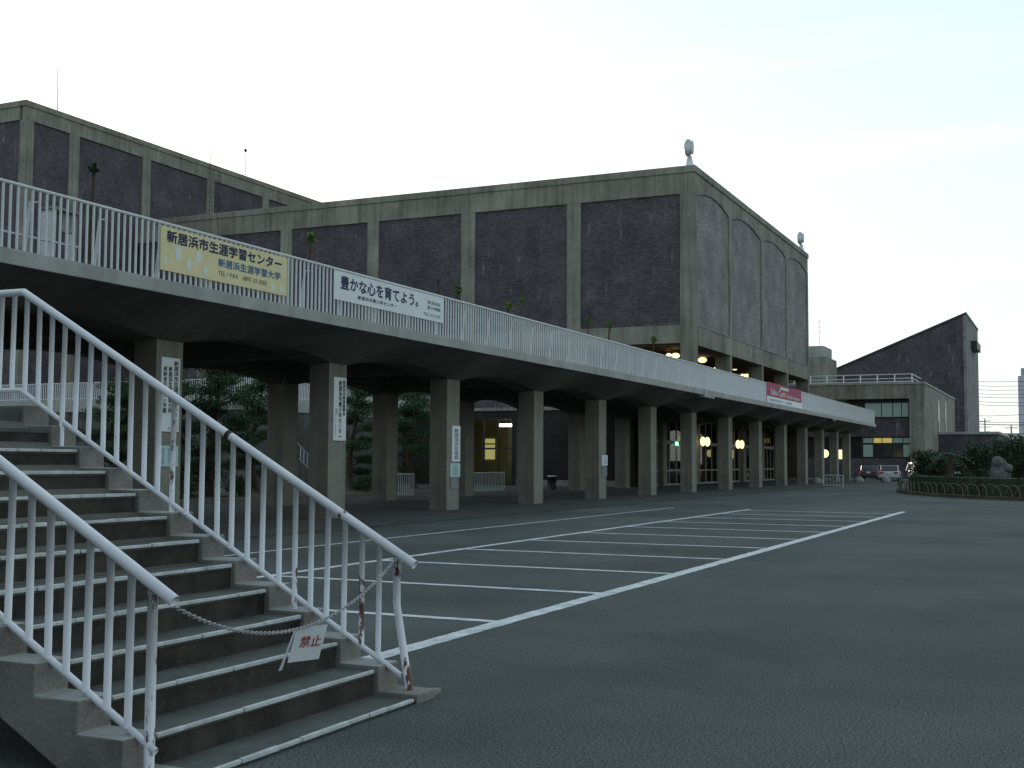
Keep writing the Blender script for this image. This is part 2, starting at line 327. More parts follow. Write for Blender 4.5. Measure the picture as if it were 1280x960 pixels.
for y in (5.62, 4.62):
    b = B(); b.tube([(RF,y,ztf(y)),(RF,y+.035,ztf(y+.035))], .0325, 12); b.build('rail_joint', DARKM if y > 5 else RUST, rf, smooth=True)

# chain and notice
A_ = Vector((RN, 4.08, ztn(4.08)-.03)); Z_ = Vector((RF-.03, 4.2, ztf(4.2)-.05))
def cat(t): p = A_.lerp(Z_, t); return p - Vector((0, .05*math.sin(math.pi*t), .40*(1-(2*t-.9)**2/1.21) if t < 2 else 0))
def chainp(t): p = A_.lerp(Z_, t); s = (1-(2*t-1)**2); return p + Vector((0, -.04*s, -.275*s+.06*s*(t-.5)))
chain = B(); NLK = 118
for i in range(NLK):
    p0, p1 = chainp(i/NLK), chainp((i+1)/NLK); d = (p1-p0).normalized(); ln = (p1-p0).length*.72; c = (p0+p1)/2
    a = d.cross(Vector((0,0,1))).normalized(); bb = d.cross(a); q_ = a if i % 2 else bb
    pts = [c+d*ln*math.cos(u*math.pi/4)+q_*.0085*math.sin(u*math.pi/4) for u in range(9)]
    chain.tube(pts, .0033, 5, cap=False)
tag(chain.build('barrier_chain', STEEL), 'galvanised link chain sagging across the foot of the staircase', 'chain')
ts = .535; cp = chainp(ts); sg = thing('prohibition_notice', 'small off-white plate with red characters hanging from the chain', 'sign', cp)
su = Vector((.72, -.55, .05)).normalized(); sv = Vector((.20, -.17, 1)).normalized(); sn = sv.cross(su).normalized()*-1
if sn.x > 0: sn = -sn
def plate(o, u, v, n, w, h, th, name, mt, parent, bow=0):
    b = B(); vs = []; nx = 6
    for s in (0, 1):
        for i in range(nx+1):
            for j in (0, 1):
                x = i/nx; vs.append(o+u*w*x+v*(h*j)+n*(bow*math.sin(math.pi*x)-th*s))
    f = [(2*i, 2*i+2, 2*i+3, 2*i+1) for i in range(nx)]+[tuple(k+2*(nx+1) for k in (2*i+1, 2*i+3, 2*i+2, 2*i)) for i in range(nx)]
    M_ = 2*(nx+1)
    for i in range(nx):
        f += [(2*i, 2*i+M_, 2*i+2+M_, 2*i+2), (2*i+1, 2*i+3, 2*i+3+M_, 2*i+1+M_)]
    f += [(0,1,1+M_,M_), (2*nx,2*nx+M_,2*nx+1+M_,2*nx+1)]
    b.add(vs, f); return b.build(name, mt, parent)
def text(body, o, u, v, n, rect, mt, parent, bold=0, name='lettering', fit=True, lines=1.0, off=.004):
    cu = bpy.data.curves.new('lettering', 'FONT'); cu.body = body; cu.size = 1; cu.offset = 0; cu.space_line = lines; cu.align_x = 'LEFT'; cu.resolution_u = 3
    to = bpy.data.objects.new('lettering', cu); C.objects.link(to); dg = bpy.context.evaluated_depsgraph_get()
    me = bpy.data.meshes.new_from_object(to.evaluated_get(dg)); bpy.data.objects.remove(to)
    if not me.vertices: return None
    xs = [q.co.x for q in me.vertices]; ys = [q.co.y for q in me.vertices]
    x0, x1, y0, y1 = min(xs), max(xs), min(ys), max(ys); U0, U1, V0, V1 = rect
    for q in me.vertices:
        a = U0+(q.co.x-x0)/max(1e-6,x1-x0)*(U1-U0); b_ = V0+(q.co.y-y0)/max(1e-6,y1-y0)*(V1-V0)
        q.co = o+u*a+v*b_+n*off
    if bold > 0:
        hh = (V1-V0)/max(1, body.count('\n')+1)*bold*1.1; base = [q.co.copy() for q in me.vertices]; fs = [tuple(f.vertices) for f in me.polygons]; bb = B()
        for j, (da, db) in enumerate(((-1,0),(1,0),(0,1),(0,-1))): bb.add([q+u*hh*da+v*hh*db+n*.0003*j for q in base], fs)
        me = bb.mesh(name, mt)
    me.name = name; me.materials.clear(); me.materials.append(mt)
    ob = bpy.data.objects.new(name, me); C.objects.link(ob); attach(ob, parent); return ob
so_ = cp-su*.10-sv*.215+sn*.012
plate(so_, su, sv, sn, .19, .205, .004, 'plate', SIGNW, sg)
fold = B(); fo = so_+sv*.205; fold.add([fo, so_-su*.012-sv*.045-sn*.03, so_-su*.03-sv*.05-sn*.035, fo-su*.012], [(0,1,2,3),(3,2,1,0)][:1]); fold.build('folded_edge', SIGNW, sg)
for i_, ch in enumerate('禁止'): text(ch, so_, su, sv, sn, (.045+.068*i_, .105+.068*i_, .085, .15), REDI, sg, .012)
for a_ in (.04, .15):
    b = B(); pt = so_+su*a_+sv*.198; b.tube([pt, pt+Vector((0,0,.03))], .002, 5); b.build('wire_tie', STEEL, sg)

# ------------------------------------------------------------------ elevated deck
XC = [21.0+6.8*k for k in range(-6, 0)]+[21.0,27.75,34.5,41.35,48.1,54.95,61.7,69.1,76.5,83.9,91.1,97.7,104.2,110.3]
YF, YC, YR = 16.4, 18.1, 24.4
XE = 114.4
deck = thing('elevated_deck', 'long concrete walkway deck raised on rows of square columns with shallow arches', 'deck', (60, 20, 0))
def colmesh(h0, h1, wx, wy):
    b = B(); b.box(-wx/2, wx/2, 0, wy, h0, h1); return b.mesh('column', CONC)
cme = colmesh(.05, 4.30, .86, .62); cm2 = colmesh(.05, 4.93, .86, .66)
for x in XC:
    inst('column', cme, deck, (x, YC, 0)); inst('column', cm2, deck, (x, YR, 0))
def archpoly(w, zb, rise, zt, n=14):
    p = [(-w/2, zb)]+[(-w/2+w*i/n, zb+rise*(1-(2*i/n-1)**2)) for i in range(1, n)]+[(w/2, zb)]
    return p+[(w/2, zt), (-w/2, zt)]
def zsof(x):                                             # arch line of the front row, level over the columns
    for i in range(len(XC)-1):
        if XC[i]+.4 < x < XC[i+1]-.4:
            u = (x-(XC[i]+XC[i+1])/2)/((XC[i+1]-XC[i])/2-.4); return 4.22+.28*(1-u*u)
    return 4.22
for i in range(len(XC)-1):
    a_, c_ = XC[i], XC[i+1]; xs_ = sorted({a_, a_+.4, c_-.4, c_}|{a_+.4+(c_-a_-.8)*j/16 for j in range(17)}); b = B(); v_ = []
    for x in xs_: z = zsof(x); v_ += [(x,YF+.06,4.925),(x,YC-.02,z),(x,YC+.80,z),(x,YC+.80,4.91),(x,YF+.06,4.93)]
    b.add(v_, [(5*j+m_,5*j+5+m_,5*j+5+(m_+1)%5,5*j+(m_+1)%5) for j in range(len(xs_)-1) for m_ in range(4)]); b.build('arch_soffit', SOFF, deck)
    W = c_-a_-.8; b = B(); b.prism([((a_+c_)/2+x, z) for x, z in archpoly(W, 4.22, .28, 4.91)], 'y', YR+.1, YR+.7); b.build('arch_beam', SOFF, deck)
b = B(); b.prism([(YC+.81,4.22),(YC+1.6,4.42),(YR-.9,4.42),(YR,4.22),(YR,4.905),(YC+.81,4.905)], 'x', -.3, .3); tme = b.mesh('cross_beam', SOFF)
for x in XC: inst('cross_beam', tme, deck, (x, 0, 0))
# slab in cast lengths with fascia joints
xs = [-19.3+6.75*i for i in range(20)]; xs = [x for x in xs if x < XE-1]+[XE]
for i in range(len(xs)-1):
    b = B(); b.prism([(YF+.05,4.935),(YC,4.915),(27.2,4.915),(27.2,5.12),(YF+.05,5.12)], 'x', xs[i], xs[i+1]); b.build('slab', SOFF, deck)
    b = B(); b.box(xs[i]+.006, xs[i+1]-.006, YF+rng.uniform(-.004,.004), YF+.30, 4.915, 5.19); b.build('fascia', CONL, deck, bevel=.01)
b = B(); b.box(-19.3, XE, YF+.31, 27.2, 5.121, 5.17); b.build('paving', PAVE, deck)
jx_ = onY(886, 495, YF).x
b = B(); b.box(jx_-.9, jx_+.9, YF-.05, YF+.25, 4.80, 5.195); b.build('joint_cover', CONL, deck, bevel=.01)
b = B(); b.box(onY(1043,522,YF).x-.7, onY(1043,522,YF).x+.7, YF-.012, YF+.2, 4.79, 4.92); b.build('drain_box', DARKM, deck)

# deck railing
dr = thing('deck_railing', 'long white upright-bar railing along the front edge of the elevated deck', 'railing', (60, YF+.12, 5.19))
YRAIL = YF+.12; ZR = 6.38
b = B(); b.tube([(7.7,YRAIL,ZR-.03),(40,YRAIL,ZR-.03),(80,YRAIL,ZR-.03),(XE-.1,YRAIL,ZR-.03)], .032, 10); b.build('top_rail', WFAR, dr, smooth=True)
b = B(); b.box(-.017,.017,-.017,.017, 5.185, ZR-.03); bme = b.mesh('baluster', WFAR)
SPB = .1625; nb = int((XE-.2-7.7)/SPB); first = int((14.3-7.7)/SPB); run_ = B()
for i in range(nb+1):
    x = 7.72+SPB*i
    if first <= i < first+300: inst('baluster', bme, dr, (x, YRAIL, 0), rng.uniform(-.06,.06))
    else: run_.box(x-.017, x+.017, YRAIL-.017, YRAIL+.017, 5.185, ZR-.03)
o = run_.build('baluster_run', WFAR, dr); o['kind'] = 'stuff'
b = B(); b.tube([(0,.17,5.17),(.01,.07,6.12)], .034, 8, r2=.026); b.tube([(.01,.07,6.12),(.16,.03,6.14)], .014, 6); b.box(-.06,.06,.12,.22,5.17,5.19); sme = b.mesh('stay', WFAR)
for i in range(63): inst('stay', sme, dr, (8.8+1.68*i, YRAIL, 0))

# deck furniture behind the rail
t = thing('low_pipe_barrier', 'low white pipe barrier standing on the deck behind the railing', 'barrier', (14, 17.1, 5.17))
b = B(); b.tube([(11,17.1,5.62),(17.2,17.1,5.62)], .022, 8); b.build('pipe', WFAR, t, smooth=True)
for x in (11.2, 14.2, 17.1):
    b = B(); b.tube([(x,17.1,5.17),(x,17.1,5.62)], .02, 8); b.build('leg', WFAR, t, smooth=True)
pa = onY(66, 262, 18.2); pb = onY(95, 293, 18.2)
t = thing('white_stand', 'white panel stand on the deck by the potted stem', 'stand', (pa.x, 18.2, 5.17))
b = B(); b.box(pa.x+.25, pb.x, 18.2, 18.26, pb.z, pa.z); b.build('panel', KERB, t)
b = B(); b.box(pa.x-.1, pb.x+.05, 18.1, 18.5, pa.z+.001, pa.z+.06); b.build('top', KERB, t)
b = B(); b.box(pa.x-.05, pa.x+.02, 18.12, 18.45, 5.17, pa.z); b.box(pb.x-.04, pb.x+.03, 18.27, 18.45, 5.17, pa.z); b.build('legs', STEEL, t)
def stem_plant(px, ptop, pyrail, lean, size, tag_, Yp=17.6, green=True):
    tp = onY(px, ptop, Yp); t = thing('stem_plant', tag_, 'plant', (tp.x, Yp, 5.17), 'pruned stem plants on the deck')
    b = B(); b.tube([(tp.x-.15,Yp-.15,5.17),(tp.x+.15,Yp-.15,5.17)], .001, 3); b = B()
    b.tube([(tp.x,Yp,5.17),(tp.x,Yp,5.5)], .14, 10, r2=.19); b.build('pot', KERB, t, smooth=True)
    b = B(); b.tube([(tp.x-lean,Yp,5.3),(tp.x-lean*.45,Yp+.03,(5.3+tp.z)/2),(tp.x,Yp,tp.z)], .04, 6, r2=.028); b.build('stem', BARK, t)
    b = B()
    if green: b.leaves(tp, size*.8, size*.8, size, int(150), size*.55, shell=.9)
    else: b.leaves(tp, size*.5, size*.5, size*.9, 40, size*.5, shell=.9)
    b.build('leaf_tuft', LEAFY if green else LEAFD, t)
for a in ((118,210,245,.04,.17,'tall bare stem with a small tuft above the railing by the white stand',17.6,False),(389,297,322,.10,.14,'thin leaning stem with green tuft between the yellow and white banners'),
          (548,352,365,.05,.08,'bare thin stem sticking up over the white banner',17.6,False),(572,362,372,.0,.14,'short bushy tuft just past the end of the white banner'),
          (636,382,390,.0,.15,'round green tuft showing over the railing past the white banner'),(653,374,394,.06,.12,'slender stem with small tuft close to the round green tuft'),
          (735,401,418,-.12,.13,'stem leaning away to the stair side of a forked pair near the hall corner'),(762,405,420,.28,.16,'stem with bright green tuft leaning towards the hall corner'),
          (817,424,434,.0,.16,'low green tuft behind the railing below the hall ledge')):
    stem_plant(*a)

p = onY(1058, 500, 19.5); t = thing('deck_shrub', 'dark leafy shrub on the far end of the deck before the annex', 'shrub', (p.x,19.5,5.17)); b = B()
for dx in (-4.5,-2.5,-.5,1.5,3): b.leaves((p.x+dx,19.5+rng.uniform(-.4,.4),6.45+rng.uniform(-.1,.5)), 1.3, .9, .8, 500, .11, shell=.8)
b.build('foliage', HEDGE, t); b = B()
for dx in (-4,-1.5,1,3): b.tube([(p.x+dx,19.5,5.17),(p.x+dx+.1,19.5,6.4)], .05, 5)
b.build('stems', BARK, t)

# banners on the deck railing
UX, UZ, NY = Vector((1,0,0)), Vector((0,0,1)), Vector((0,-1,0))
def banner(name, label, x0, x1, z0, z1, mt, th=.02, Y=None):
    Y = YRAIL-.035 if Y is None else Y
    t = thing(name, label, 'banner', ((x0+x1)/2, Y, z0))
    b = B(); b.box(x0, x1, Y-th, Y, z0, z1); b.build('sheet', mt, t)
    return t, Vector((x0, Y-th, z0)), x1-x0, z1-z0
c0, c1 = onY(205,280,YF), onY(361,370,YF)
t, o_, w_, h_ = banner('yellow_banner', 'yellow banner with navy characters and pale bubble shapes tied to the deck railing', c0.x, c1.x, c1.z, c0.z-.02, YEL)
text('新居浜市生涯学習センター', o_, UX, UZ, NY, (.04*w_,.95*w_,.66*h_,.93*h_), NAVY, t, .038)
text('新居浜生涯学習大学', o_, UX, UZ, NY, (.42*w_,.94*w_,.37*h_,.57*h_), BLUE, t, .03)
text('TEL・FAX　0897-33-2003', o_, UX, UZ, NY, (.42*w_,.82*w_,.16*h_,.27*h_), INK, t, .0)
for (u_, v_, r_) in ((.12,.45,.11),(.27,.47,.10),(.20,.24,.09),(.32,.2,.075),(.03,.22,.06),(.87,.15,.07),(.95,.17,.07),(.95,.58,.05)):
    b = B(); n_ = 10; ce = o_+UX*u_*w_+UZ*v_*h_+NY*.003
    b.add([ce+UX*r_*h_*(1.05+rng.uniform(-.15,.1))*math.cos(2*math.pi*i/n_)+UZ*r_*h_*1.6*math.sin(2*math.pi*i/n_) for i in range(n_)], [tuple(range(n_))]); b.build('bubble_print', PALE, t)
c0, c1 = onY(421,336,YF), onY(557,404,YF)
t, o_, w_, h_ = banner('white_banner', 'white banner with large dark blue slogan tied to the deck railing', c0.x, c1.x, c1.z, c0.z-.02, SIGNW)
text('豊かな心を育てよう。', o_, UX, UZ, NY, (.05*w_,.735*w_,.41*h_,.87*h_), NAVY, t, .03)
text('新居浜市青少年センター', o_, UX, UZ, NY, (.19*w_,.53*w_,.17*h_,.31*h_), INK, t, .02)
text('教育相談', o_, UX, UZ, NY, (.83*w_,.965*w_,.62*h_,.76*h_), INK, t, .0)
text('青少年相談', o_, UX, UZ, NY, (.83*w_,.965*w_,.42*h_,.55*h_), INK, t, .01)
text('TEL.33-2102', o_, UX, UZ, NY, (.79*w_,.965*w_,.15*h_,.26*h_), INK, t, -.005)
c0, c1 = onY(960,479,YF), onY(1003,513,YF)
t, o_, w_, h_ = banner('red_banner', 'crimson banner with pale lettering above a white strip on the deck railing', c0.x, c1.x, 5.20, 6.42, REDB)
b = B(); b.box(c0.x, c1.x+.2, YRAIL-.06, YRAIL-.0551, 5.21, 5.58); b.build('lower_strip', SIGNW, t)
text('Saku Com', o_, UX, UZ, NY, (.1*w_,.50*w_,.42*h_,.72*h_), PALE, t, .02)
text('Performance', o_, UX, UZ, NY, (.56*w_,.95*w_,.40*h_,.58*h_), PALE, t, .02)
b = B(); b.box(c0.x+w_*.44, c0.x+w_*.58, o_.y-.004, o_.y-.001, 5.70, 6.12); b.build('red_patch', ORED, t)
b = B(); b.box(c0.x+w_*.36, c0.x+w_*.6, o_.y-.004, o_.y-.001, 6.14, 6.3); b.build('pale_patch', PALE, t)
text('電話予約受付中　入場無料', o_+NY*.03, UX, UZ, NY, (.06*w_,.7*w_,.09*h_,.22*h_), BLUT, t, .0)

# signs on the columns
def col_sign(px0, px1, py0, py1, label, cols, mt=SIGNW, group=None):
    a, c = onY(px0, py0, YC), onY(px1, py1, YC); Y = YC-.002
    t = thing('column_sign', label, 'sign', ((a.x+c.x)/2, Y, c.z), group)
    b = B(); b.box(a.x, c.x, Y-.03, Y, c.z, a.z); b.build('board', mt, t)
    o_ = Vector((a.x, Y-.03, c.z)); w_, h_ = c.x-a.x, a.z-c.z
    for body, u0, u1, v0, v1, ink, bd in cols: text('\n'.join(body) if v1-v0 > .25 else body, o_, UX, UZ, NY, (u0*w_,u1*w_,v0*h_,v1*h_), ink, t, bd)
    return t
col_sign(201,222,446,540,'tall white vertical sign in three columns of characters on the column beside the stairs',
  [('新居浜市生涯学習センター',.66,.92,.15,.96,INK,.03),('新居浜生涯学習大学',.38,.58,.25,.88,INK,.03),('高齢者生きがい学園',.10,.30,.25,.88,INK,.02),('TEL',.62,.92,.085,.12,INK,.0),('33-2003',.4,.92,.03,.065,INK,.0)])
col_sign(196,221,557,583,'wide pale notice sheet on the column beside the stairs below the tall sign',[('生涯学習センター',.75,.88,.08,.9,BLUT,0),('御案内受付',.48,.60,.1,.9,BLUT,0),('青年大学校',.2,.33,.1,.9,BLUT,0)], TEAL)
col_sign(416.5,431,471,551,'white vertical sign alone on the second column from the stairs',[('新居浜市教育委員会',.7,.92,.4,.96,INK,.03),('新居浜市青少年センター',.38,.64,.06,.95,INK,.03),('電話33-2102',.12,.28,.08,.5,INK,.0)])
col_sign(564.5,574,532,577,'white vertical sign with blue characters on the third column from the stairs',[('新居浜文化協会',.25,.8,.06,.92,BLUE,.02)])
col_sign(562,574,579,596,'pale green notice on the third column under the blue lettered sign',[('文化協会案内',.2,.8,.1,.9,BLUT,0)], TEAL)
col_sign(562.5,572,597,610,'weathered grey-green notice lowest on the third column from the stairs',[('事務局受付',.2,.8,.1,.9,BLUT,0)], KERB)
col_sign(752,758.5,569,582,'small white notice on the fifth column from the stairs',[('文化会館御案内',.2,.8,.1,.9,BLUT,0)])
col_sign(751.5,758,583.5,595,'faded grey notice under the small white notice on the fifth column',[('受付御案内所',.2,.8,.1,.9,BLUT,0)], KERB)

# ------------------------------------------------------------------ concert hall
XM, XM2, YM, ZT = 83.5, 124.4, 24.4, 23.0
hall = thing('concert_hall', 'large concrete framed hall with dark brick panels and floodlights at its roof corners', 'hall', (104, 40, 0))
PYS = [25.5,33.2,34.3,42.06,43.25,50.8,51.85,59.3,60.4,67.9,69.0,75.9]
# side facing the stairs (plane X = XM)
def bx(name, mt, par, *a, bevel=0): b = B(); b.box(*a); return b.build(name, mt, par, bevel=bevel)
bx('corner_pillar', CONC, hall, XM, XM+.75, YM, 25.5, 5.17, 21.0, bevel=.03)
for y0, y1 in ((33.2,34.3),(42.06,43.25),(50.8,51.85),(59.3,60.4),(67.9,69.0)): bx('pillar', CONC, hall, XM+.012, XM+.5, y0, y1, 5.17, 21.0)
for a, c in ((25.5,33.2),(34.3,42.06),(43.25,50.8),(51.85,59.3),(60.4,67.9),(69.0,75.9)):
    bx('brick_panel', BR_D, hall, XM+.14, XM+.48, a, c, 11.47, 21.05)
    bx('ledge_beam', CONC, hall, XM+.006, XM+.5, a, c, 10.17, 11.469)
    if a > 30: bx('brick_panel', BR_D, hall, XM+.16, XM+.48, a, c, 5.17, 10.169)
bx('top_beam', CONC, hall, XM-.004, XM+.5, YM+.51, 76, 20.99, 22.5)
bx('parapet_cap', CONC, hall, XM-.09, XM+.5, YM-.09, 76, 22.5, ZT, bevel=.02)
# front (plane Y = YM): four arched bays
PX = [(83.504,84.3),(93.2,93.75),(103.9,104.4),(114.0,114.5),(123.8,124.4)]
for i, (a, c) in enumerate(PX):
    if i: bx('pillar', CONC, hall, a, c, YM-.012, YM+1.2, 5.17, 10.03); bx('pillar', CONC, hall, a, c, YM-.012, YM+.4, 10.031, 21.0)
for i in range(4):
    a, c = PX[i][1], PX[i+1][0]; wdt = c-a; cx_ = (a+c)/2
    b = B(); b.prism([(x+cx_, z) for x, z in archpoly(wdt, 20.95, .6, 22.49, 20)], 'y', YM+.002, YM+.5); b.build('arch_beam', CONC, hall)
    bx('brick_panel', BR_LIT, hall, a, c, YM+.10, YM+.48, 11.38, 21.6)
    bx('ledge_beam', CONC, hall, a, c, YM-.03, YM+.5, 10.02, 11.379)
    bx('ledge_cap', CONC, hall, a, c, YM-.07, YM+.09, 11.382, 11.46)
for a, c in PX: bx('beam_block', CONC, hall, a+.001, c-.001, YM+.006, YM+.49, 21.001, 22.49)
bx('parapet_cap', CONC, hall, XM+.501, XM2+.05, YM-.09, YM+.5, 22.5, ZT, bevel=.02)
bx('core', BR_K, hall, XM+.52, XM2, YM+.52, 76, 10.3, 22.4)
bx('core_back', BR_K, hall, XM+.52, XM2, 37, 76, .06, 10.28)
# upper foyer
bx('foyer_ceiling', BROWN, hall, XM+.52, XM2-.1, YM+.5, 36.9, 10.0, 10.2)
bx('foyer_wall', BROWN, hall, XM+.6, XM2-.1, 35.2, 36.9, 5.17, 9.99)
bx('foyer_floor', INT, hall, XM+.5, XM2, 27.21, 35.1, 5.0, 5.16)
fr = B(); y = 33.5; n_ = 20
for j in range(n_+1): x = XM+1+38*j/n_; fr.box(x-.06, x+.06, y-.05, y+.05, 5.17, 9.99)
fr.box(XM+1, XM+39, y-.06, y+.06, 7.6, 7.72); f_ = fr.build('foyer_window', DARKM, hall)
for j in range(n_): x = XM+1+38*j/n_; bx('pane', GLASS, f_, x+.062, x+38/n_-.062, y-.006, y+.006, 5.18, 9.98)
for j, x in enumerate((88.5, 98, 108.5, 118.5)):
    for y in (29.0, 31.5): bx('foyer_pier', BROWN, hall, x, x+.6, y, y+.5, 5.17, 9.99)
# ground-floor foyer block
XW = 72.5
bx('foyer_roof', CONC, hall, XW-.1, XM+.5, 27.21, 42, 4.95, 5.165)
e0, e1 = onX(640,600,XW).y, onX(586,600,XW).y; ez = onX(612,522,XW).z
wl = B(); wl.box(XW, XW+.3, YR+.85, e0, .05, 4.94); wl.box(XW, XW+.3, e1, 42, .05, 4.94); wl.box(XW, XW+.3, e0, e1, ez, 4.94)
wl.build('west_wall', BR_K, hall); bx('plinth', KERB, hall, XW-.25, XW-.002, YR+1.2, e0-.4, .05, .42)
rm = B(); rm.box(XW+.31, XW+4, e0-.5, e0-.35, .05, 4.9); rm.box(XW+.31, XW+4, e1+2.3, e1+2.5, .05, 4.9); rm.box(XW+4, XW+4.2, e0-.5, e1+2.5, .05, 4.9); rm.box(XW+.31, XW+4, e0-.35, e1+2.3, 4.6, 4.9); rm.build('lit_room', INTY, hall)
fr = B(); n_ = 3
for j in range(n_+1): y = e0+(e1-e0)*j/n_; fr.box(XW+.05, XW+.15, y-.06, y+.06, .05, ez)
for z in (2.45, ez-.06): fr.box(XW+.06, XW+.14, e0, e1, z-.06, z+.06)
f_ = fr.build('lit_entrance', DARKM, hall)
for j in range(n_): y = e0+(e1-e0)*j/n_; bx('pane', GLASS, f_, XW+.09, XW+.10, y+.061, y+(e1-e0)/n_-.061, .06, ez-.13)
d0, d1 = onX(618,556,XW+3.9), onX(603.5,578,XW+3.9)
bx('lit_door', DOORL, hall, XW+3.93, XW+3.98, d0.y, d1.y, 1.75, d0.z); bx('lit_transom', DOORL, hall, XW+3.93, XW+3.98, d0.y, d1.y, d0.z+.12, d0.z+.42)
p1 = onX(640,531,XW+3); 
for i in range(6, len(XC)-1):                                 # glazed doors between the rear columns
    a, c = max(XC[i]+.44, XW+.32), XC[i+1]-.44
    if c < XW+1: continue
    y = YR+.4; n_ = 4; fr = B()
    for j in range(n_+1): x = a+(c-a)*j/n_; fr.box(x-.035, x+.035, y-.05, y+.05, .05, 4.9)
    for z, h2 in ((.1,.07),(1.05,.05),(2.95,.12)): fr.box(a, c, y-.07, y+.07, z-h2, z+h2)
    f_ = fr.build('glazed_front', CONL, hall)
    for j in range(n_): x = a+(c-a)*j/n_; bx('pane', GLASS, f_, x+.061, x+(c-a)/n_-.061, y-.006, y+.006, .18, 4.88)
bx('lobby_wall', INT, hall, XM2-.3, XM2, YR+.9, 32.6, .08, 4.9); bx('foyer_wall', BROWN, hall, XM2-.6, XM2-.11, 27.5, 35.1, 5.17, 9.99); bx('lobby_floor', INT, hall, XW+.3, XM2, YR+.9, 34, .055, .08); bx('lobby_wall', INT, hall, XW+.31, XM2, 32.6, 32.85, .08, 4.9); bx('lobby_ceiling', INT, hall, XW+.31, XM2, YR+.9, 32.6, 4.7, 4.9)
for px in (829,836,844,879,884.5,890,896,918.5,923.5,928.5):
    p_ = onY(px, 538, 26.4); bx('lobby_drape', KERB, hall, p_.x-.3, p_.x+.3, 26.4, 26.45, p_.z-.6, 4.69)

# lamps
def lamp(name, label, p, parts, group=None):
    t = thing(name, label, 'lamp', p, group); return t
def pendant(px, py, Y, r, label, zc=9.98, group='pendant lamps in the upper foyer'):
    p = onY(px, py, Y); t = thing('pendant_lamp', label, 'lamp', p, group)
    b = B(); b.ball(p, r, r, r*.62); b.build('globe', LAMP, t, smooth=True)
    b = B(); b.tube([p+Vector((0,0,r*.6)),(p.x,p.y,zc)], .015, 5); b.build('cord', DARKM, t)
PL = 'glowing warm pendant lamp hanging in the upper foyer behind the hall pillars'
for px, py, Y, r in ((844.5,444.5,26.6,.32),(836,443.5,27.6,.2),(878,450,26.6,.36),(896.5,445,27.5,.33),(896.5,460,28.5,.28),(935,456.5,26.8,.42),(918.5,461,27.6,.22),(928.5,469.5,28.4,.24),(934,469.5,28,.26)): pendant(px, py, Y, r, PL)
for px, py in ((881.5,552),(925,555.5)):
    p = onY(px, py, YR-.45)
    t = thing('wall_lamp', 'pair of tall glowing lamp shades behind the ground floor glazing', 'lamp', p, 'twin lamps behind the ground floor glazing')
    for s in (-1, 1):
        b = B(); b.ball(p+Vector((s*.6,0,0)), .32, .18, .34, 12, 8); b.build('lamp_shade', LAMP, t, smooth=True)
    b = B(); b.tube([p+Vector((-.6,.15,.3)),p+Vector((.6,.15,.3))], .03, 6); b.tube([p+Vector((0,.15,.3)),(p.x,p.y+.15,4.92)], .03, 6); b.build('bracket', DARKM, t)
for px, py, nm in ((1031,567,'round glowing lamp'),(1050,568,'square glowing lamp')):
    p = onY(px, py, YC+1.6); t = thing('column_lamp', nm+' between the far columns of the deck', 'lamp', p)
    b = B(); (b.ball(p,.34,.34,.36) if px < 1040 else b.box(p.x-.5,p.x+.5,p.y-.25,p.y+.25,p.z-.42,p.z+.42)); b.build('lamp_shade', LAMP, t, smooth=px < 1040)
    b = B(); b.tube([p+Vector((0,0,.3)),(p.x,p.y,4.9)], .025, 6); b.build('cord', DARKM, t)
def tube_lamp(p, q, label, zc, r=.06):
    t = thing('tube_lamp', label, 'lamp', p); p, q = Vector(p), Vector(q)
    b = B(); b.tube([p, q], r, 8); b.build('tube', TUBE, t, smooth=True)
    b = B(); c = (p+q)/2; b.tube([c+Vector((0,0,r)), (c.x,c.y,zc)], .02, 5); b.build('hanger', DARKM, t)
q0 = onX(625,531.5,XW+1.0); q1 = onX(642,531.5,XW+1.0)
tube_lamp(q0, q1, 'white fluorescent tube glowing inside the yellow lit entrance', 4.6, .10)
q0 = onY(841.5,544,YR+1.5); q1 = onY(848,544.3,YR+1.5); tube_lamp(q0, q1, 'short yellowish tube lamp above the green exit light', 4.7, .09)
p = onY(846,554.8,YR+.3); t = thing('exit_light', 'small green exit light on the glazed front', 'lamp', p); b = B(); b.box(p.x-.22,p.x+.22,p.y-.03,p.y+.03,p.z-.1,p.z+.1); b.build('light_box', GREENL, t); b = B(); b.box(p.x-.26,p.x+.26,p.y+.031,p.y+.1,p.z-.14,p.z+.14); b.build('housing', DARKM, t)

# roof floodlights
def flood(x, y, label):
    t = thing('roof_floodlight', label, 'floodlight', (x, y, ZT), 'floodlights on the hall roof corners')
    b = B(); b.tube([(x,y,ZT),(x,y,ZT+.75)], .32, 10, r2=.15); b.build('post', WFAR, t, smooth=True)
    b = B(); b.ball((x,y+.1,ZT+1.38), .27, .34, .66, 14, 8); b.build('lamp_head', STEEL, t, smooth=True)
    b = B(); b.ball((x,y-.22,ZT+1.38), .21, .10, .55, 12, 6); b.build('lens', WFAR, t, smooth=True)
flood(XM+.35, YM+.45, 'grey floodlight on the hall roof corner nearest the staircase'); flood(122.6, YM+.3, 'grey floodlight on the hall roof corner above the far end of the deck')

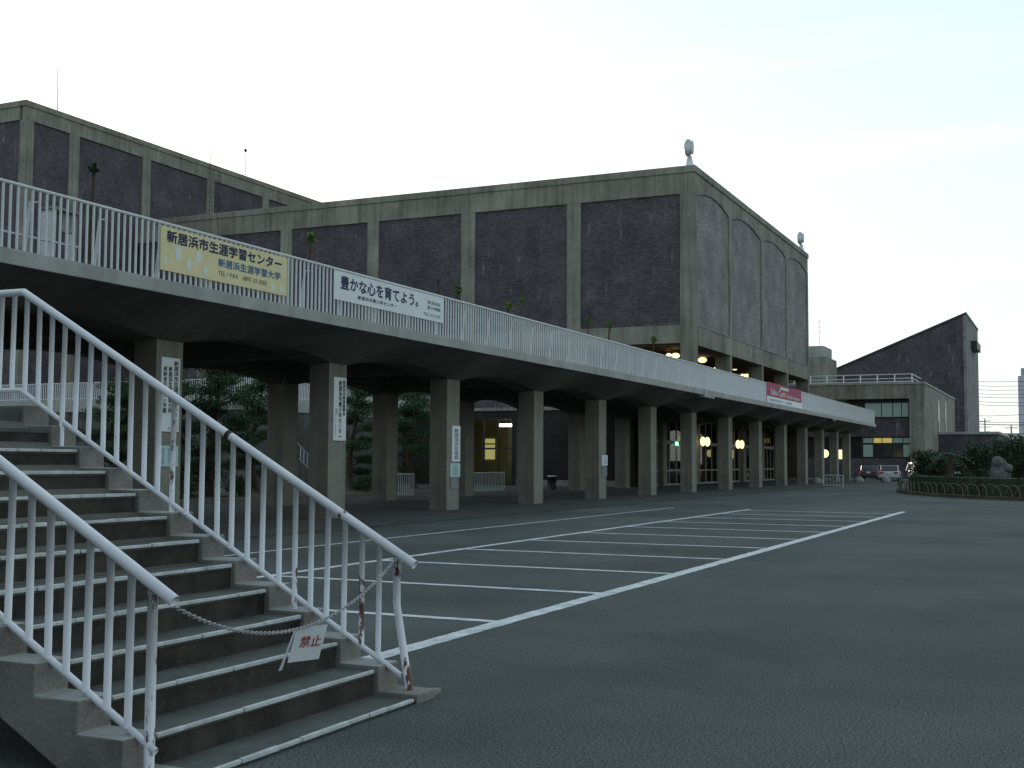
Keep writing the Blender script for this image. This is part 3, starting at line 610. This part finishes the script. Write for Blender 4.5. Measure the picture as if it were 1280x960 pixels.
# ------------------------------------------------------------------ stage tower behind
XT, YT, ZTT = 70.6, 76.2, 30.55
tw = thing('stage_tower', 'tall concrete framed brick block rising behind the hall with a mast on its roof', 'building', (95, 88, 0))
bx('core', BR_K, tw, XT+.3, 130, YT+.4, 104, 0, 30.2)
PT = [(69.73+.87,71.5),(75.4,76.5),(84.2,85.25),(93.2,94.3),(102.1,103.15),(111,112.1),(120,121.1)]
for i, (a, c) in enumerate(PT):
    bx('corner_pillar' if i == 0 else 'pillar', CONC, tw, a, c, YT, YT+.6, 0, 29.0)
    if i < 6: bx('brick_panel', BR_X, tw, c, PT[i+1][0], YT+.14, YT+.38, 0, 29.05)
bx('top_beam', CONC, tw, XT-.004, 130, YT-.006, YT+.39, 28.99, 30.1); bx('parapet_cap', CONC, tw, XT-.1, 130, YT-.1, YT+.5, 30.1, ZTT)
for j in range(3):
    y0 = YT+.61+j*9; bx('brick_panel', BR_D, tw, XT+.14, XT+.29, y0, y0+7.9, 0, 29.05); bx('pillar', CONC, tw, XT+.01, XT+.6, y0+7.9, y0+9, 0, 29.0)
bx('top_beam', CONC, tw, XT, XT+.29, YT+.61, 104, 28.99, 30.1); bx('parapet_cap', CONC, tw, XT-.1, XT+.5, YT+.51, 104, 30.1, ZTT)
def mast(px, y0, y1, Y, label, arms=0, r=.05):
    a, c = onY(px, y0, Y), onY(px, y1, Y); t = thing('roof_mast', label, 'antenna', c)
    b = B(); b.tube([c, a], r, 6, r2=r*.6); b.build('pole', STEEL, t)
    for i in range(arms):
        z = a.z-(a.z-c.z)*(.15+.2*i); b = B(); b.tube([(a.x-1.0,Y,z),(a.x+1.0,Y,z)], r*.6, 5); b.build('antenna_arm', STEEL, t)
    return t, a
mast(72, 85, 140, YT+3, 'thin tall mast on the stage tower roof near its corner'); t_, a_ = mast(307, 188, 219, YT+3, 'short mast with a ball on the stage tower roof')
b = B(); b.ball(a_, .16, .16, .2); b.build('ball', DARKM, t_)
l0 = onY(263.5, 192, YT-.5); l1 = onY(274, 262, YT-.5)
t = thing('roof_ladder', 'thin steel ladder with hoop top on the stage tower wall', 'ladder', (l0.x, YT-.5, l1.z))
for x in (l0.x, l1.x):
    b = B(); b.tube([(x,YT-.5,l1.z-3),(x,YT-.5,l0.z)], .03, 6); b.build('side_rail', DARKM, t)
b = B()
for i in range(24): z = l1.z-3+.45*i; (b.tube([(l0.x,YT-.5,z),(l1.x,YT-.5,z)], .025, 5) if z < l0.z else 0)
b.build('rungs', DARKM, t)['kind'] = 'stuff'
b = B(); b.tube([(l0.x,YT-.5,l0.z),((l0.x+l1.x)/2,YT-.5,l0.z+.5),(l1.x,YT-.5,l0.z)], .025, 6); b.build('hoop', DARKM, t)

# ------------------------------------------------------------------ terrace behind the court
XTE, YTE = 55.4, 42.0
ter = thing('terrace', 'raised terrace with grey retaining wall behind the pines', 'terrace', (60, 50, 0))
bx('retaining_wall', WALLST, ter, XTE, XM+.4, YTE, YTE+.5, .05, 4.45); bx('retaining_wall', WALLST, ter, XTE, XTE+.5, YTE+.51, 76, .0, 4.45)
bx('coping', CONL, ter, XTE-.12, XM+.4, YTE-.12, YTE+.6, 4.451, 5.17); bx('coping', CONL, ter, XTE-.12, XTE+.6, YTE+.61, 76, 4.451, 5.17); bx('floor', PAVE, ter, XTE+.6, XM+.4, YTE+.61, 76, 5.0, 5.15)
def bar_fence(name, label, p, q, z0, z1, sp, r=.02, group=None, mt=WFAR):
    p, q = Vector((*p,0)), Vector((*q,0)); d = q-p; n = int(d.length/sp); ang = math.atan2(d.y, d.x)
    t = thing(name, label, 'fence', (p.x, p.y, z0), group)
    for z, rr in ((z1, .03), (z0+.1, .022)): b = B(); b.tube([p+Vector((0,0,z)), q+Vector((0,0,z))], rr, 8); b.build('rail', mt, t, smooth=True)
    b = B(); b.box(-r, r, -r, r, z0, z1); me = b.mesh('bar', mt)
    for i in range(n+1): inst('bar', me, t, p+d*(i/n), ang)
    return t
bar_fence('terrace_fence', 'white upright-bar fence along the terrace edge parallel to the deck', (XTE+.1,YTE+.15), (XM-2,YTE+.15), 5.17, 6.22, .16)
bar_fence('terrace_fence', 'white upright-bar fence along the terrace edge running back from the corner', (XTE+.1,YTE+.3), (XTE+.1,70), 5.17, 6.22, .16)
a0, a1 = gnd(492,622,.05), gnd(537,620,.05); bar_fence('court_fence', 'low white bar fence beside the third column with pines behind', (a0.x-.2,27.0), (a1.x+.2,27.0), .05, 1.02, .16, .011)
a0, a1 = gnd(587,617,.05), gnd(648,614,.05); cf = bar_fence('court_fence', 'low grey bar fence before the yellow lit entrance', (a0.x,27.3), (a1.x,27.3), .05, 1.02, .17, .009)
sa, sb = onY(368,555,36), onY(384,582,36)
t = thing('garden_stair_rail', 'short sloping white handrail among the pines', 'railing', (sb.x,36,.12))
for dz in (0,-.7): b = B(); b.tube([(sa.x-1,36,sa.z+.75+dz),(sb.x+.3,36,sb.z+.45+dz)], .03, 6); b.build('rail', WFAR, t)
for i in range(9):
    x = sa.x-1+(sb.x-sa.x+1.3)*i/8; z = sa.z+.75+(sb.z-sa.z-.3)*i/8; b = B(); b.tube([(x,36,z-.7),(x,36,z)], .022, 5); b.build('bar', WFAR, t)
for x in (sa.x-.9, sb.x+.25): b = B(); b.tube([(x,36,.12),(x,36,sb.z+.3)], .03, 6); b.build('post', WFAR, t)

ww = thing('added_shade_wing', 'unseen brick wing added to shade the near end of the deck and pine court', 'building', (-24, 40, 0))  # added out of view to keep light off the column sides
bx('wall', BR_D, ww, -34, -19.6, -34, 75, 0, 14.5); bx('roof_beam', CONC, ww, -34.2, -19.4, -34.2, 75.2, 14.501, 16.2)
for j in range(17):
    for z in (1, 5.6, 10):
        y = -30+6*j
        if 14 < y+4 and y < 28 and z > 4 and z < 6: continue
        f_ = bx('window', DARKM, ww, -19.598, -19.52, y, y+4, z, z+2.4)
        for q_ in (0, 1): bx('pane', GLASD, f_, -19.519, -19.505, y+.1+1.93*q_, y+1.95+1.93*q_, z+.1, z+2.3)

# bin and bench under the deck
p = gnd(690, 612, .05); t = thing('litter_bin', 'small dark litter bin with pale lid under the deck', 'bin', p)
b = B(); b.tube([p, p+Vector((0,0,.72))], .24, 14, r2=.27); b.build('body', DARKM, t, smooth=True); b = B(); b.tube([p+Vector((0,0,.721)), p+Vector((0,0,.79))], .29, 14, r2=.2); b.build('lid', WFAR, t)

# ------------------------------------------------------------------ garden pines
def pine(x, y, h, lean, label, pads=9, s=1.0):
    t = thing('garden_pine', label, 'pine tree', (x, y, .12), 'pruned garden pines behind the deck')
    tr = B(); P = lambda u: Vector((x+lean*math.sin(u*3.0)*.6, y+.25*math.sin(u*5), .10+h*u))
    tr.tube([P(i/8) for i in range(9)], .16*s, 8, r2=.05); cr_ = B()
    for i in range(pads):
        u = .14+.83*i/(pads-1); a = i*2.4+rng.random(); ln = (1.15-u)*1.7*s*rng.uniform(.6,1.1) if i < pads-1 else 0
        c = P(u)+Vector((math.cos(a)*ln, math.sin(a)*ln, .15)); tr.tube([P(u-.04), (P(u)+c)/2+Vector((0,0,-.05)), c], .05*s, 5, r2=.02)
        rr = s*rng.uniform(.65,1.0)
        for _ in range(4):
            cc = c+Vector((rng.uniform(-.4,.4)*rr, rng.uniform(-.4,.4)*rr, rng.uniform(-.06,.12))); cr_.leaves(cc, rr*.8, rr*.8, rr*.27, 380, .06, shell=.9)
    tr.build('trunk', BARK, t, smooth=True); cr_.build('crown', PINE, t); return t
def place(px, Y): return onY(px, 600, Y).x
pine(place(262,32), 32, 5.3, .5, 'broad garden pine with its crown against the white terrace fence', 15, 1.25)
pine(place(322,34), 34, 5.4, -.3, 'narrow garden pine beside the terrace corner', 14, .95)
pine(place(200,33), 33, 4.4, .4, 'low garden pine behind the column beside the stairs', 14, 1.25)
pine(place(150,34), 34, 4.3, .3, 'garden pine seen through the stair railing under the deck', 14, 1.3)
pine(place(440,33), 33, 5.2, .4, 'slim garden pine behind the second column from the stairs', 14, 1.05)
pine(place(518,33), 33, 5.4, -.4, 'dense layered garden pine above the low white court fence', 16, 1.35)
for px, Y, s, lb in ((455,30,.5,'small rounded shrub at the foot of the slim garden pine'),(300,31,.55,'rounded shrub between the broad pine and the narrow pine'),(235,30.5,.6,'rounded shrub just behind the column beside the stairs')):
    x = place(px, Y); t = thing('shrub', lb, 'shrub', (x,Y,.12), 'rounded shrubs in the pine bed'); b = B(); b.leaves((x,Y,.12+s*.8), s*1.4, s*1.2, s*.8, 900, .07, shell=.7); b.build('foliage', HEDGE, t); b = B(); b.tube([(x,Y,.1),(x,Y,.5)], .04, 5); b.build('stem', BARK, t)

# ------------------------------------------------------------------ annex, wedge block and far buildings
XA = 135.0; ca = onX(1155,477,XA); ya = ca.y; za = ca.z; yl = 30.0; xr = onY(1193,492,ya).x
an = thing('annex', 'two storey concrete annex with white roof rails beyond the end of the deck', 'building', (XA, ya, 0))
bx('core', BR_K, an, XA+.9, xr-.3, ya+.4, yl, 0, za-.4)
bx('roof_beam', CONC, an, XA, XA+.89, ya+.001, yl, za-1.75, za-.2); bx('roof_beam', CONC, an, XA+.891, xr, ya+.001, ya+.39, za-1.75, za-.2); bx('roof_cap', CONL, an, XA-.1, xr+.1, ya-.1, yl, za-.199, za)
bx('corner_pillar', CONC, an, XA+.001, XA+.9, ya, ya+1.55, 0, za-1.751)
bx('end_wall', CONC, an, XA+.901, xr, ya+.01, ya+.38, 0, za-1.751)
def axy(px): return onX(px, 520, XA+.8).y
def axz(py): return onX(1110, py, XA+.8).z
bx('spandrel', BR_D, an, XA+.5, XA+.89, ya+1.551, yl, axz(546), axz(523)); bx('base_wall', BR_D, an, XA+.5, XA+.89, ya+1.551, yl, 0, axz(573)); 
b = B(); fr = B()
fw = bx('upper_window', DARKM, an, XA+.84, XA+.895, axy(1137), axy(1080), axz(522), axz(497))
e_ = [1081,1102,1116,1127,1136]
for i in range(4): bx('pane', WING, fw, XA+.81, XA+.836, axy(e_[i+1])+.05, axy(e_[i])-.05, axz(521), axz(504))
fw = bx('lower_window', DARKM, an, XA+.84, XA+.895, ya+1.6, axy(1076), axz(572), axz(546))
e_ = [1078,1091,1102,1115,1128,1141,1153]
for i in range(6):
    bx('pane', WING if i in (0,) else (WING if i > 3 else GLASD), fw, XA+.81, XA+.836, axy(e_[i+1])+.05, axy(e_[i])-.05, axz(571), axz(556))
    bx('pane', WINL if i in (1,2) else WING, fw, XA+.81, XA+.836, axy(e_[i+1])+.05, axy(e_[i])-.05, axz(553.5), axz(547.5))
for px in (1173.5, 1182):
    x = onY(px, 520, ya).x; wdw = B()
    pl = [(x-.75, 1.6), (x+.75, 1.6)]+[(x+.75*math.cos(a), onY(px,508,ya).z+.75*math.sin(a)) for a in [math.pi*i/10 for i in range(11)]]
    wdw.prism(pl, 'y', ya-.02, ya+.005); ww = wdw.build('arched_window', GLASD, an); bx('pane', WING, ww, x-.6, x+.6, ya-.05, ya-.025, onY(px,541,ya).z, onY(px,527,ya).z)
rr = thing('roof_rail', 'white two-pipe guard rail round the annex roof', 'railing', (XA+1, ya+1, za)); y1_ = onX(1140,465,XA+.6).y
for z in (.9, .45, .12):
    b = B(); b.tube([(XA+.6,yl,za+z),(XA+.6,y1_,za+z),(XA+9,y1_,za+z)], .05, 6); b.build('rail', WFAR, rr)
for i in range(9): b = B(); y = y1_+(yl-y1_)*i/8; b.tube([(XA+.6,y,za),(XA+.6,y,za+.9)], .05, 6); b.build('post', WFAR, rr)
lw = thing('low_wing', 'low brick wing with pale coping beside the annex', 'building', (158,13,0)); l0 = onX(1172,543,150)
bx('wall', BR_D, lw, 150, 176, 8.0, l0.y+.6, 0, l0.z); bx('coping', CONL, lw, 149.8, 176, 7.8, l0.y+.7, l0.z+.001, l0.z+.3)
# wedge
XG = 185.0; w0 = onX(1207,390,XG); w1 = onX(1040,462,XG); sl_ = (w0.z-w1.z)/(w1.y-w0.y); yb_ = w1.y+14
wd = thing('wedge_hall', 'dark brick building with steeply sloping roof rising to a sharp peak', 'building', (XG+12, w0.y+10, 0)); x2 = onY(1222,412,w0.y).x
b = B(); b.prism([(w0.y+.4,0),(yb_,0),(yb_,w0.z-sl_*(yb_-w0.y)-.3),(w0.y+.4,w0.z-.3-.4*sl_)], 'x', XG, x2); b.build('wall', BR_D, wd)
b = B(); b.prism([(w0.y+.39,0),(w0.y+.39,w0.z-.32),(w0.y,w0.z-.3),(w0.y,0)], 'x', XG-.1, x2+.1); b.build('end_wall', BR_LIT, wd)
b = B(); b.prism([(w0.y-.1,w0.z-.29),(yb_,w0.z-sl_*(yb_-w0.y)-.29),(yb_,w0.z-sl_*(yb_-w0.y)),(w0.y-.1,w0.z)], 'x', XG-.2, x2+.2); b.build('roof', DARKM, wd)
vx = onY(1216,434,w0.y); bx('hood', DARKM, wd, vx.x-4, vx.x+3.5, w0.y-.9, w0.y-.001, vx.z-.6, vx.z+.6)
fb = thing('rooftop_block', 'small concrete tower block with an aerial seen past the hall end', 'building', (175, 36, 0)); f0 = onX(1012,440,172); f1 = onX(1033,440,172); f2 = onX(1020,432,172)
bx('wall', CONC, fb, 172, 180, f1.y, f1.y+7, 0, onX(1025,446,172).z); bx('cap', CONL, fb, 172.5, 179, f1.y+.5, f1.y+6, onX(1025,446,172).z+.001, f2.z); fwn = bx('window', GLASD, fb, 171.9, 171.99, f1.y+3.2, f1.y+6, f2.z-6, f2.z-3)
mast(1024, 396, 432, onX(1024,432,175).y, 'aerial with cross arms on the rooftop block', 3, .06)
XH = 330.0; h0 = onX(1272,460,XH); tb = thing('far_tower', 'pale bluish tower block at the far right beyond the wires', 'building', (XH, h0.y-8, 0))
PALEB = mat('pale_wall', (.42,.44,.5), .8, .12, .3); GREY = mat('grey_roof', (.28,.29,.3), .8, .15, .5)
bx('wall', PALEB, tb, XH, XH+14, h0.y-16, h0.y, 0, onX(1274,470,XH).z); bx('top_storey', PALEB, tb, XH+.5, XH+13, h0.y-15, h0.y-.7, onX(1274,470,XH).z+.001, h0.z)
for j in range(4):
    for z in range(6): bx('window', GLASD, tb, XH-.06, XH-.001, h0.y-3.6-3.4*j, h0.y-1.6-3.4*j, 4+4*z, 6+4*z)
XS = 240.0; s0 = onX(1221,548,XS); s1 = onX(1276,575,XS); sh = thing('long_shed', 'low pale shed with light roof behind the trees and wires', 'building', (XS, s1.y, 0))
bx('wall', PALEB, sh, XS, XS+12, s1.y-14, s0.y+6, 0, s0.z-.6); b = B(); b.prism([(XS-.5,s0.z-.599),(XS+12.5,s0.z-.599),(XS+6,s0.z+.9)], 'y', s1.y-14.5, s0.y+6.5); b.build('roof', GREY, sh)
for j in range(5): bx('window', GLASD, sh, XS-.06, XS-.001, s0.y-1-3*j, s0.y+.6-3*j, 1, 2.4)
def pole(px, ptop, X, label):
    a = onX(px, ptop, X); t = thing('utility_pole', label, 'pole', (X, a.y, 0), 'utility poles carrying the wires')
    b = B(); b.tube([(X,a.y,0),a], .2, 8, r2=.12); b.build('shaft', GREY, t)
    for dz in (.6, 1.8): b = B(); b.box(X-.08, X+.08, a.y-1.1, a.y+1.1, a.z-dz, a.z-dz+.12); b.build('cross_arm', GREY, t)
    b = B(); b.tube([(X-.3,a.y-.5,a.z-3.6),(X-.3,a.y-.5,a.z-2.6)], .3, 8); b.build('transformer', DARKM, t)
pole(1264, 531, 232, 'utility pole with transformer between the wires and the far tower'); pole(1231, 523, 260, 'paler utility pole close to the wedge building edge')
for i, (ya_, yb2) in enumerate(((475,476),(480,482),(485,487),(490,492),(493.5,497),(499,503),(503,507),(519,517),(524,528),(527,531),(538,542),(543,545))):
    a, c = onX(1180, ya_, 236), onX(1300, yb2+.4, 234); b = B(); mid = (a+c)/2-Vector((0,0,.25)); b.tube([a, mid, c], .04 if i < 9 else .07, 5)
    tag(b.build('overhead_wire', DARKM), 'thin dark overhead wire strung between the wedge building and the far tower', 'wire', 'overhead wires past the wedge building')

# ------------------------------------------------------------------ hedge island
CX, CY, AX, AY = 76.0, -4.5, 21.0, 14.0
def isl(a, k=0): return Vector((CX+(AX-k)*math.cos(a), CY+(AY-k)*math.sin(a), 0))
b = B(); n_ = 72; b.prism([(isl(2*math.pi*i/n_).x, isl(2*math.pi*i/n_).y) for i in range(n_)], 'z', -.1, .14)
tag(b.build('island_bed', SOIL), 'oval planting island with soil in the forecourt', 'island', kind='structure')
b = B(); 
for i in range(150):
    a = 2*math.pi*i/150; p = isl(a, 1.1); b.leaves((p.x,p.y,.60), .62, .62, .50, 170, .055, shell=.7)
core = B()
for i in range(72):
    p, q = isl(2*math.pi*i/72,.75), isl(2*math.pi*i/72,1.5); p2, q2 = isl(2*math.pi*(i+1)/72,.75), isl(2*math.pi*(i+1)/72,1.5)
    core.add([(p.x,p.y,.14),(p2.x,p2.y,.14),(p2.x,p2.y,.95),(p.x,p.y,.95),(q.x,q.y,.95),(q2.x,q2.y,.95)], [(0,1,2,3),(3,2,5,4)])
hd = thing('clipped_hedge', 'low clipped dark green hedge ringing the planting island', 'hedge', (CX,CY,.14)); b.build('foliage', HEDGE, hd); core.build('inner_growth', LEAFD, hd)
hoop = B(); hoop.tube([(-.52,0,0),(-.5,0,.22),(-.38,0,.42),(-.15,0,.53),(.12,0,.53),(.36,0,.43),(.5,0,.24),(.54,0,0)], .026, 6); hme = hoop.mesh('hoop', HOOPM, smooth=True)
for i in range(46):
    a = R(98)+R(150)*i/46*.72; p = isl(a, .16); tng = math.atan2(AY*math.cos(a), -AX*math.sin(a))
    o = inst('hoop_edging', hme, None, (p.x, p.y, .13), tng+rng.uniform(-.25,.25)); tag(o, 'pale bent hoop stuck in the soil in front of the clipped hedge', 'hoop', 'bent hoops edging the hedge island')
def crown_tree(px, X, h, rx, rz, label, trunk=True, n=3600, lm=None, cat='tree'):
    p = onX(px, 590, X); t = thing('island_tree', label, cat, (X, p.y, .14), 'dark trees on the hedge island')
    tr = B(); tr.tube([(X,p.y,.1),(X+.05,p.y+.06,h*.35),(X-.05,p.y,h*.62)], .13, 8, r2=.06); b = B(); zc = h-rz
    for j in range(9):
        a = rng.uniform(0,6.3); u = rng.uniform(.2,.75); c = Vector((X+math.cos(a)*rx*u, p.y+math.sin(a)*rx*u, zc+rng.uniform(-.45,.55)*rz))
        tr.tube([(X,p.y,h*.4),(c.x,c.y,c.z)], .045, 5, r2=.015); b.leaves(c, rx*.5, rx*.5, rz*.5, n//9, .10, shell=.9)
    tr.build('trunk', BARK, t); b.build('crown', lm or LEAFD, t)
crown_tree(1172,72,2.5,1.3,.9,'low spreading dark tree with twin cars showing past its trunk'); crown_tree(1205,70,2.9,1.7,1.35,'dense dark round tree on the island before the low brick wing')
crown_tree(1228,73,2.6,1.3,1.15,'dark bushy tree between the round tree and the stone monument'); crown_tree(1262,76,3.3,1.4,1.3,'taller dark tree behind the stone monument'); crown_tree(1285,70,3.2,1.5,1.4,'dark tree past the stone monument beside the far tower')
def frond_palm(px, X, h, label):
    p = onX(px, 590, X); t = thing('cycad_palm', label, 'palm', (X,p.y,.14)); b = B(); b.tube([(X,p.y,.1),(X,p.y,h)], .2, 8, r2=.17); b.build('trunk', BARK, t); f = B()
    for i in range(26):
        a = i*2.4; el = rng.uniform(.1,1.2); ln = rng.uniform(1.0,1.4); prev = None
        for s in range(9):
            u = s/8; q = Vector((X+math.cos(a)*ln*u*math.cos(el*(1-u*.3)), p.y+math.sin(a)*ln*u*math.cos(el*(1-u*.3)), h+ln*(u*math.sin(el)-.75*u*u)))
            if prev:
                sd = Vector((-math.sin(a),math.cos(a),0)); dn = (q-prev)
                for sg_ in (-1,1): f.add([prev, prev+sd*sg_*.26+dn*.6-Vector((0,0,.06)), prev+dn*.45], [(0,1,2)])
            prev = q
    f.build('fronds', LEAFD, t)
frond_palm(1187,66,1.9,'short cycad palm with drooping fronds on the island'); frond_palm(1248,80,2.9,'cycad palm with arched fronds above the stone monument')
p = onX(1250, 600, 66); t = thing('stone_monument', 'rough standing stone monument with two rounded heads on the hedge island', 'monument', (66,p.y,.14))
b = B(); b.ball((66,p.y,.85), .36, .52, 1.05, 16, 12, jit=.09); b.build('standing_stone', STONE, t)
for dy, z, r_ in ((.1,1.72,.27),(-.42,1.4,.21)): b = B(); b.ball((65.8,p.y+dy,z), r_*.9, r_, r_, 12, 8, jit=.05); b.build('rounded_stone', STONE, t)

# ------------------------------------------------------------------ vehicles
def car(loc, rz, col, label, van=False):
    paint = mat('car_paint', col, .3, .04, 2, spec=.6)
    t = thing('parked_car', label, 'car', loc, 'cars parked beyond the deck'); t.rotation_euler = (0,0,rz)
    def put(b, name, mt, parent=t, bevel=0, smooth=False):
        o = bpy.data.objects.new(name, b.mesh(name, mt, smooth=smooth)); C.objects.link(o); o.parent = parent
        if bevel: md = o.modifiers.new('bevel','BEVEL'); md.width = bevel; md.segments = 3
        return o
    H = 1.75 if van else 1.42
    low = [(-2.2,.28),(-2.23,.6),(-2.15,.9),(-.9,.95),(1.0,.93),(2.0,.78),(2.22,.6),(2.2,.28)] if not van else [(-1.7,.28),(-1.72,1.0),(1.0,1.0),(1.65,.8),(1.7,.28)]
    b = B(); b.prism(low, 'y', -.84, .84); body = put(b, 'body', paint, bevel=.08)
    top = [(-1.85,.93),(-1.35,H-.03),(-.9,H),(.15,H),(.55,H-.06),(1.2,.93)] if not van else [(-1.70,.99),(-1.66,H-.05),(-1.5,H),(.5,H),(1.05,.99)]
    b = B(); b.prism(top, 'y', -.72, .72); cab = put(b, 'cabin', GLASD, bevel=.06)
    b = B(); b.box(top[1][0]+.1, top[3][0], -.70, .70, H-.035, H+.012); put(b, 'roof', paint, bevel=.02)
    for sy in (-.725, .725):
        for x in (top[1][0]+.0, (top[1][0]+top[-2][0])/2):
            b = B(); b.tube([(x-.25,sy,.95),(x,sy*.99,H-.03)], .045, 6); put(b, 'pillar', paint)
    xr_ = low[0][0]
    for sy in (-1, 1):
        b = B(); b.box(xr_-.05, xr_+.04, sy*.62-.18, sy*.62+.18, .66, .84); put(b, 'taillight', REDI, bevel=.02)
        b = B(); b.box(low[-1][0]-.1, low[-1][0]+.035, sy*.6-.18, sy*.6+.18, .56, .70); put(b, 'headlight', SIGNW, bevel=.02)
        for x in (xr_+.75, low[-1][0]-.75):
            b = B(); b.tube([(x,sy*.68,.31),(x,sy*.87,.31)], .31, 16); wh = put(b, 'wheel', DARKM); b = B(); b.tube([(x,sy*.86,.31),(x,sy*.885,.31)], .19, 12); put(b, 'rim', STEEL, wh)
    b = B(); b.box(xr_-.09, xr_+.05, -.80, .80, .36, .56); put(b, 'bumper', paint, bevel=.04)
    b = B(); b.box(xr_-.075, xr_-.02, -.17, .17, .66, .83); put(b, 'number_plate', SIGNW)
    return t
p = gnd(1109, 601.5); car((p.x+2.2, p.y, 0), R(4), (.42,.45,.47), 'silver saloon car parked beyond the end of the deck')
p = gnd(1085, 600.5); car((p.x+4, p.y+.3, 0), R(2), (.06,.065,.075), 'dark saloon car with red tail light between the far columns and the silver car')
p = gnd(1162, 601.5); car((118, p.y*118/p.x, 0), R(-60), (.5,.51,.5), 'white boxy van seen beneath the spreading island tree', True)
p = gnd(1188, 601.5); car((116, p.y*116/p.x, 0), R(-80), (.60,.62,.66), 'pale saloon car glimpsed past the cycad trunk')

# barrier frame and rounded stones
p, q = gnd(1029.5,608), gnd(1054,608.5)
t = thing('white_barrier', 'white tubular frame barrier standing before the far columns', 'barrier', (p.x,p.y,0))
d = q-p; 
for z in (.78, .08): b = B(); b.tube([p+Vector((0,0,z)), q+Vector((0,0,z))], .028, 8); b.build('rail', WFAR, t)
for a in (p, q): b = B(); b.tube([a, a+Vector((0,0,.80))], .028, 8); b.build('upright', WFAR, t)
for i in range(1,6): b = B(); s_ = p+d*(i/6); b.tube([s_+Vector((0,0,.1)), s_+Vector((0,0,.77))], .012, 5); b.build('bar', WFAR, t)
for px, py, lb in ((1073.5,603.5,'rounded beige stone on the ground near the dark parked car'),(1107.5,603,'rounded beige stone beside the corner of the hedge island'),(1021.5,605,'rounded beige stone between the far columns')):
    p = gnd(px, py); b = B(); b.ball((p.x,p.y,.16), .42, .42, .36, 12, 8, jit=.04); tag(b.build('marker_stone', KERB, smooth=True), lb, 'stone')
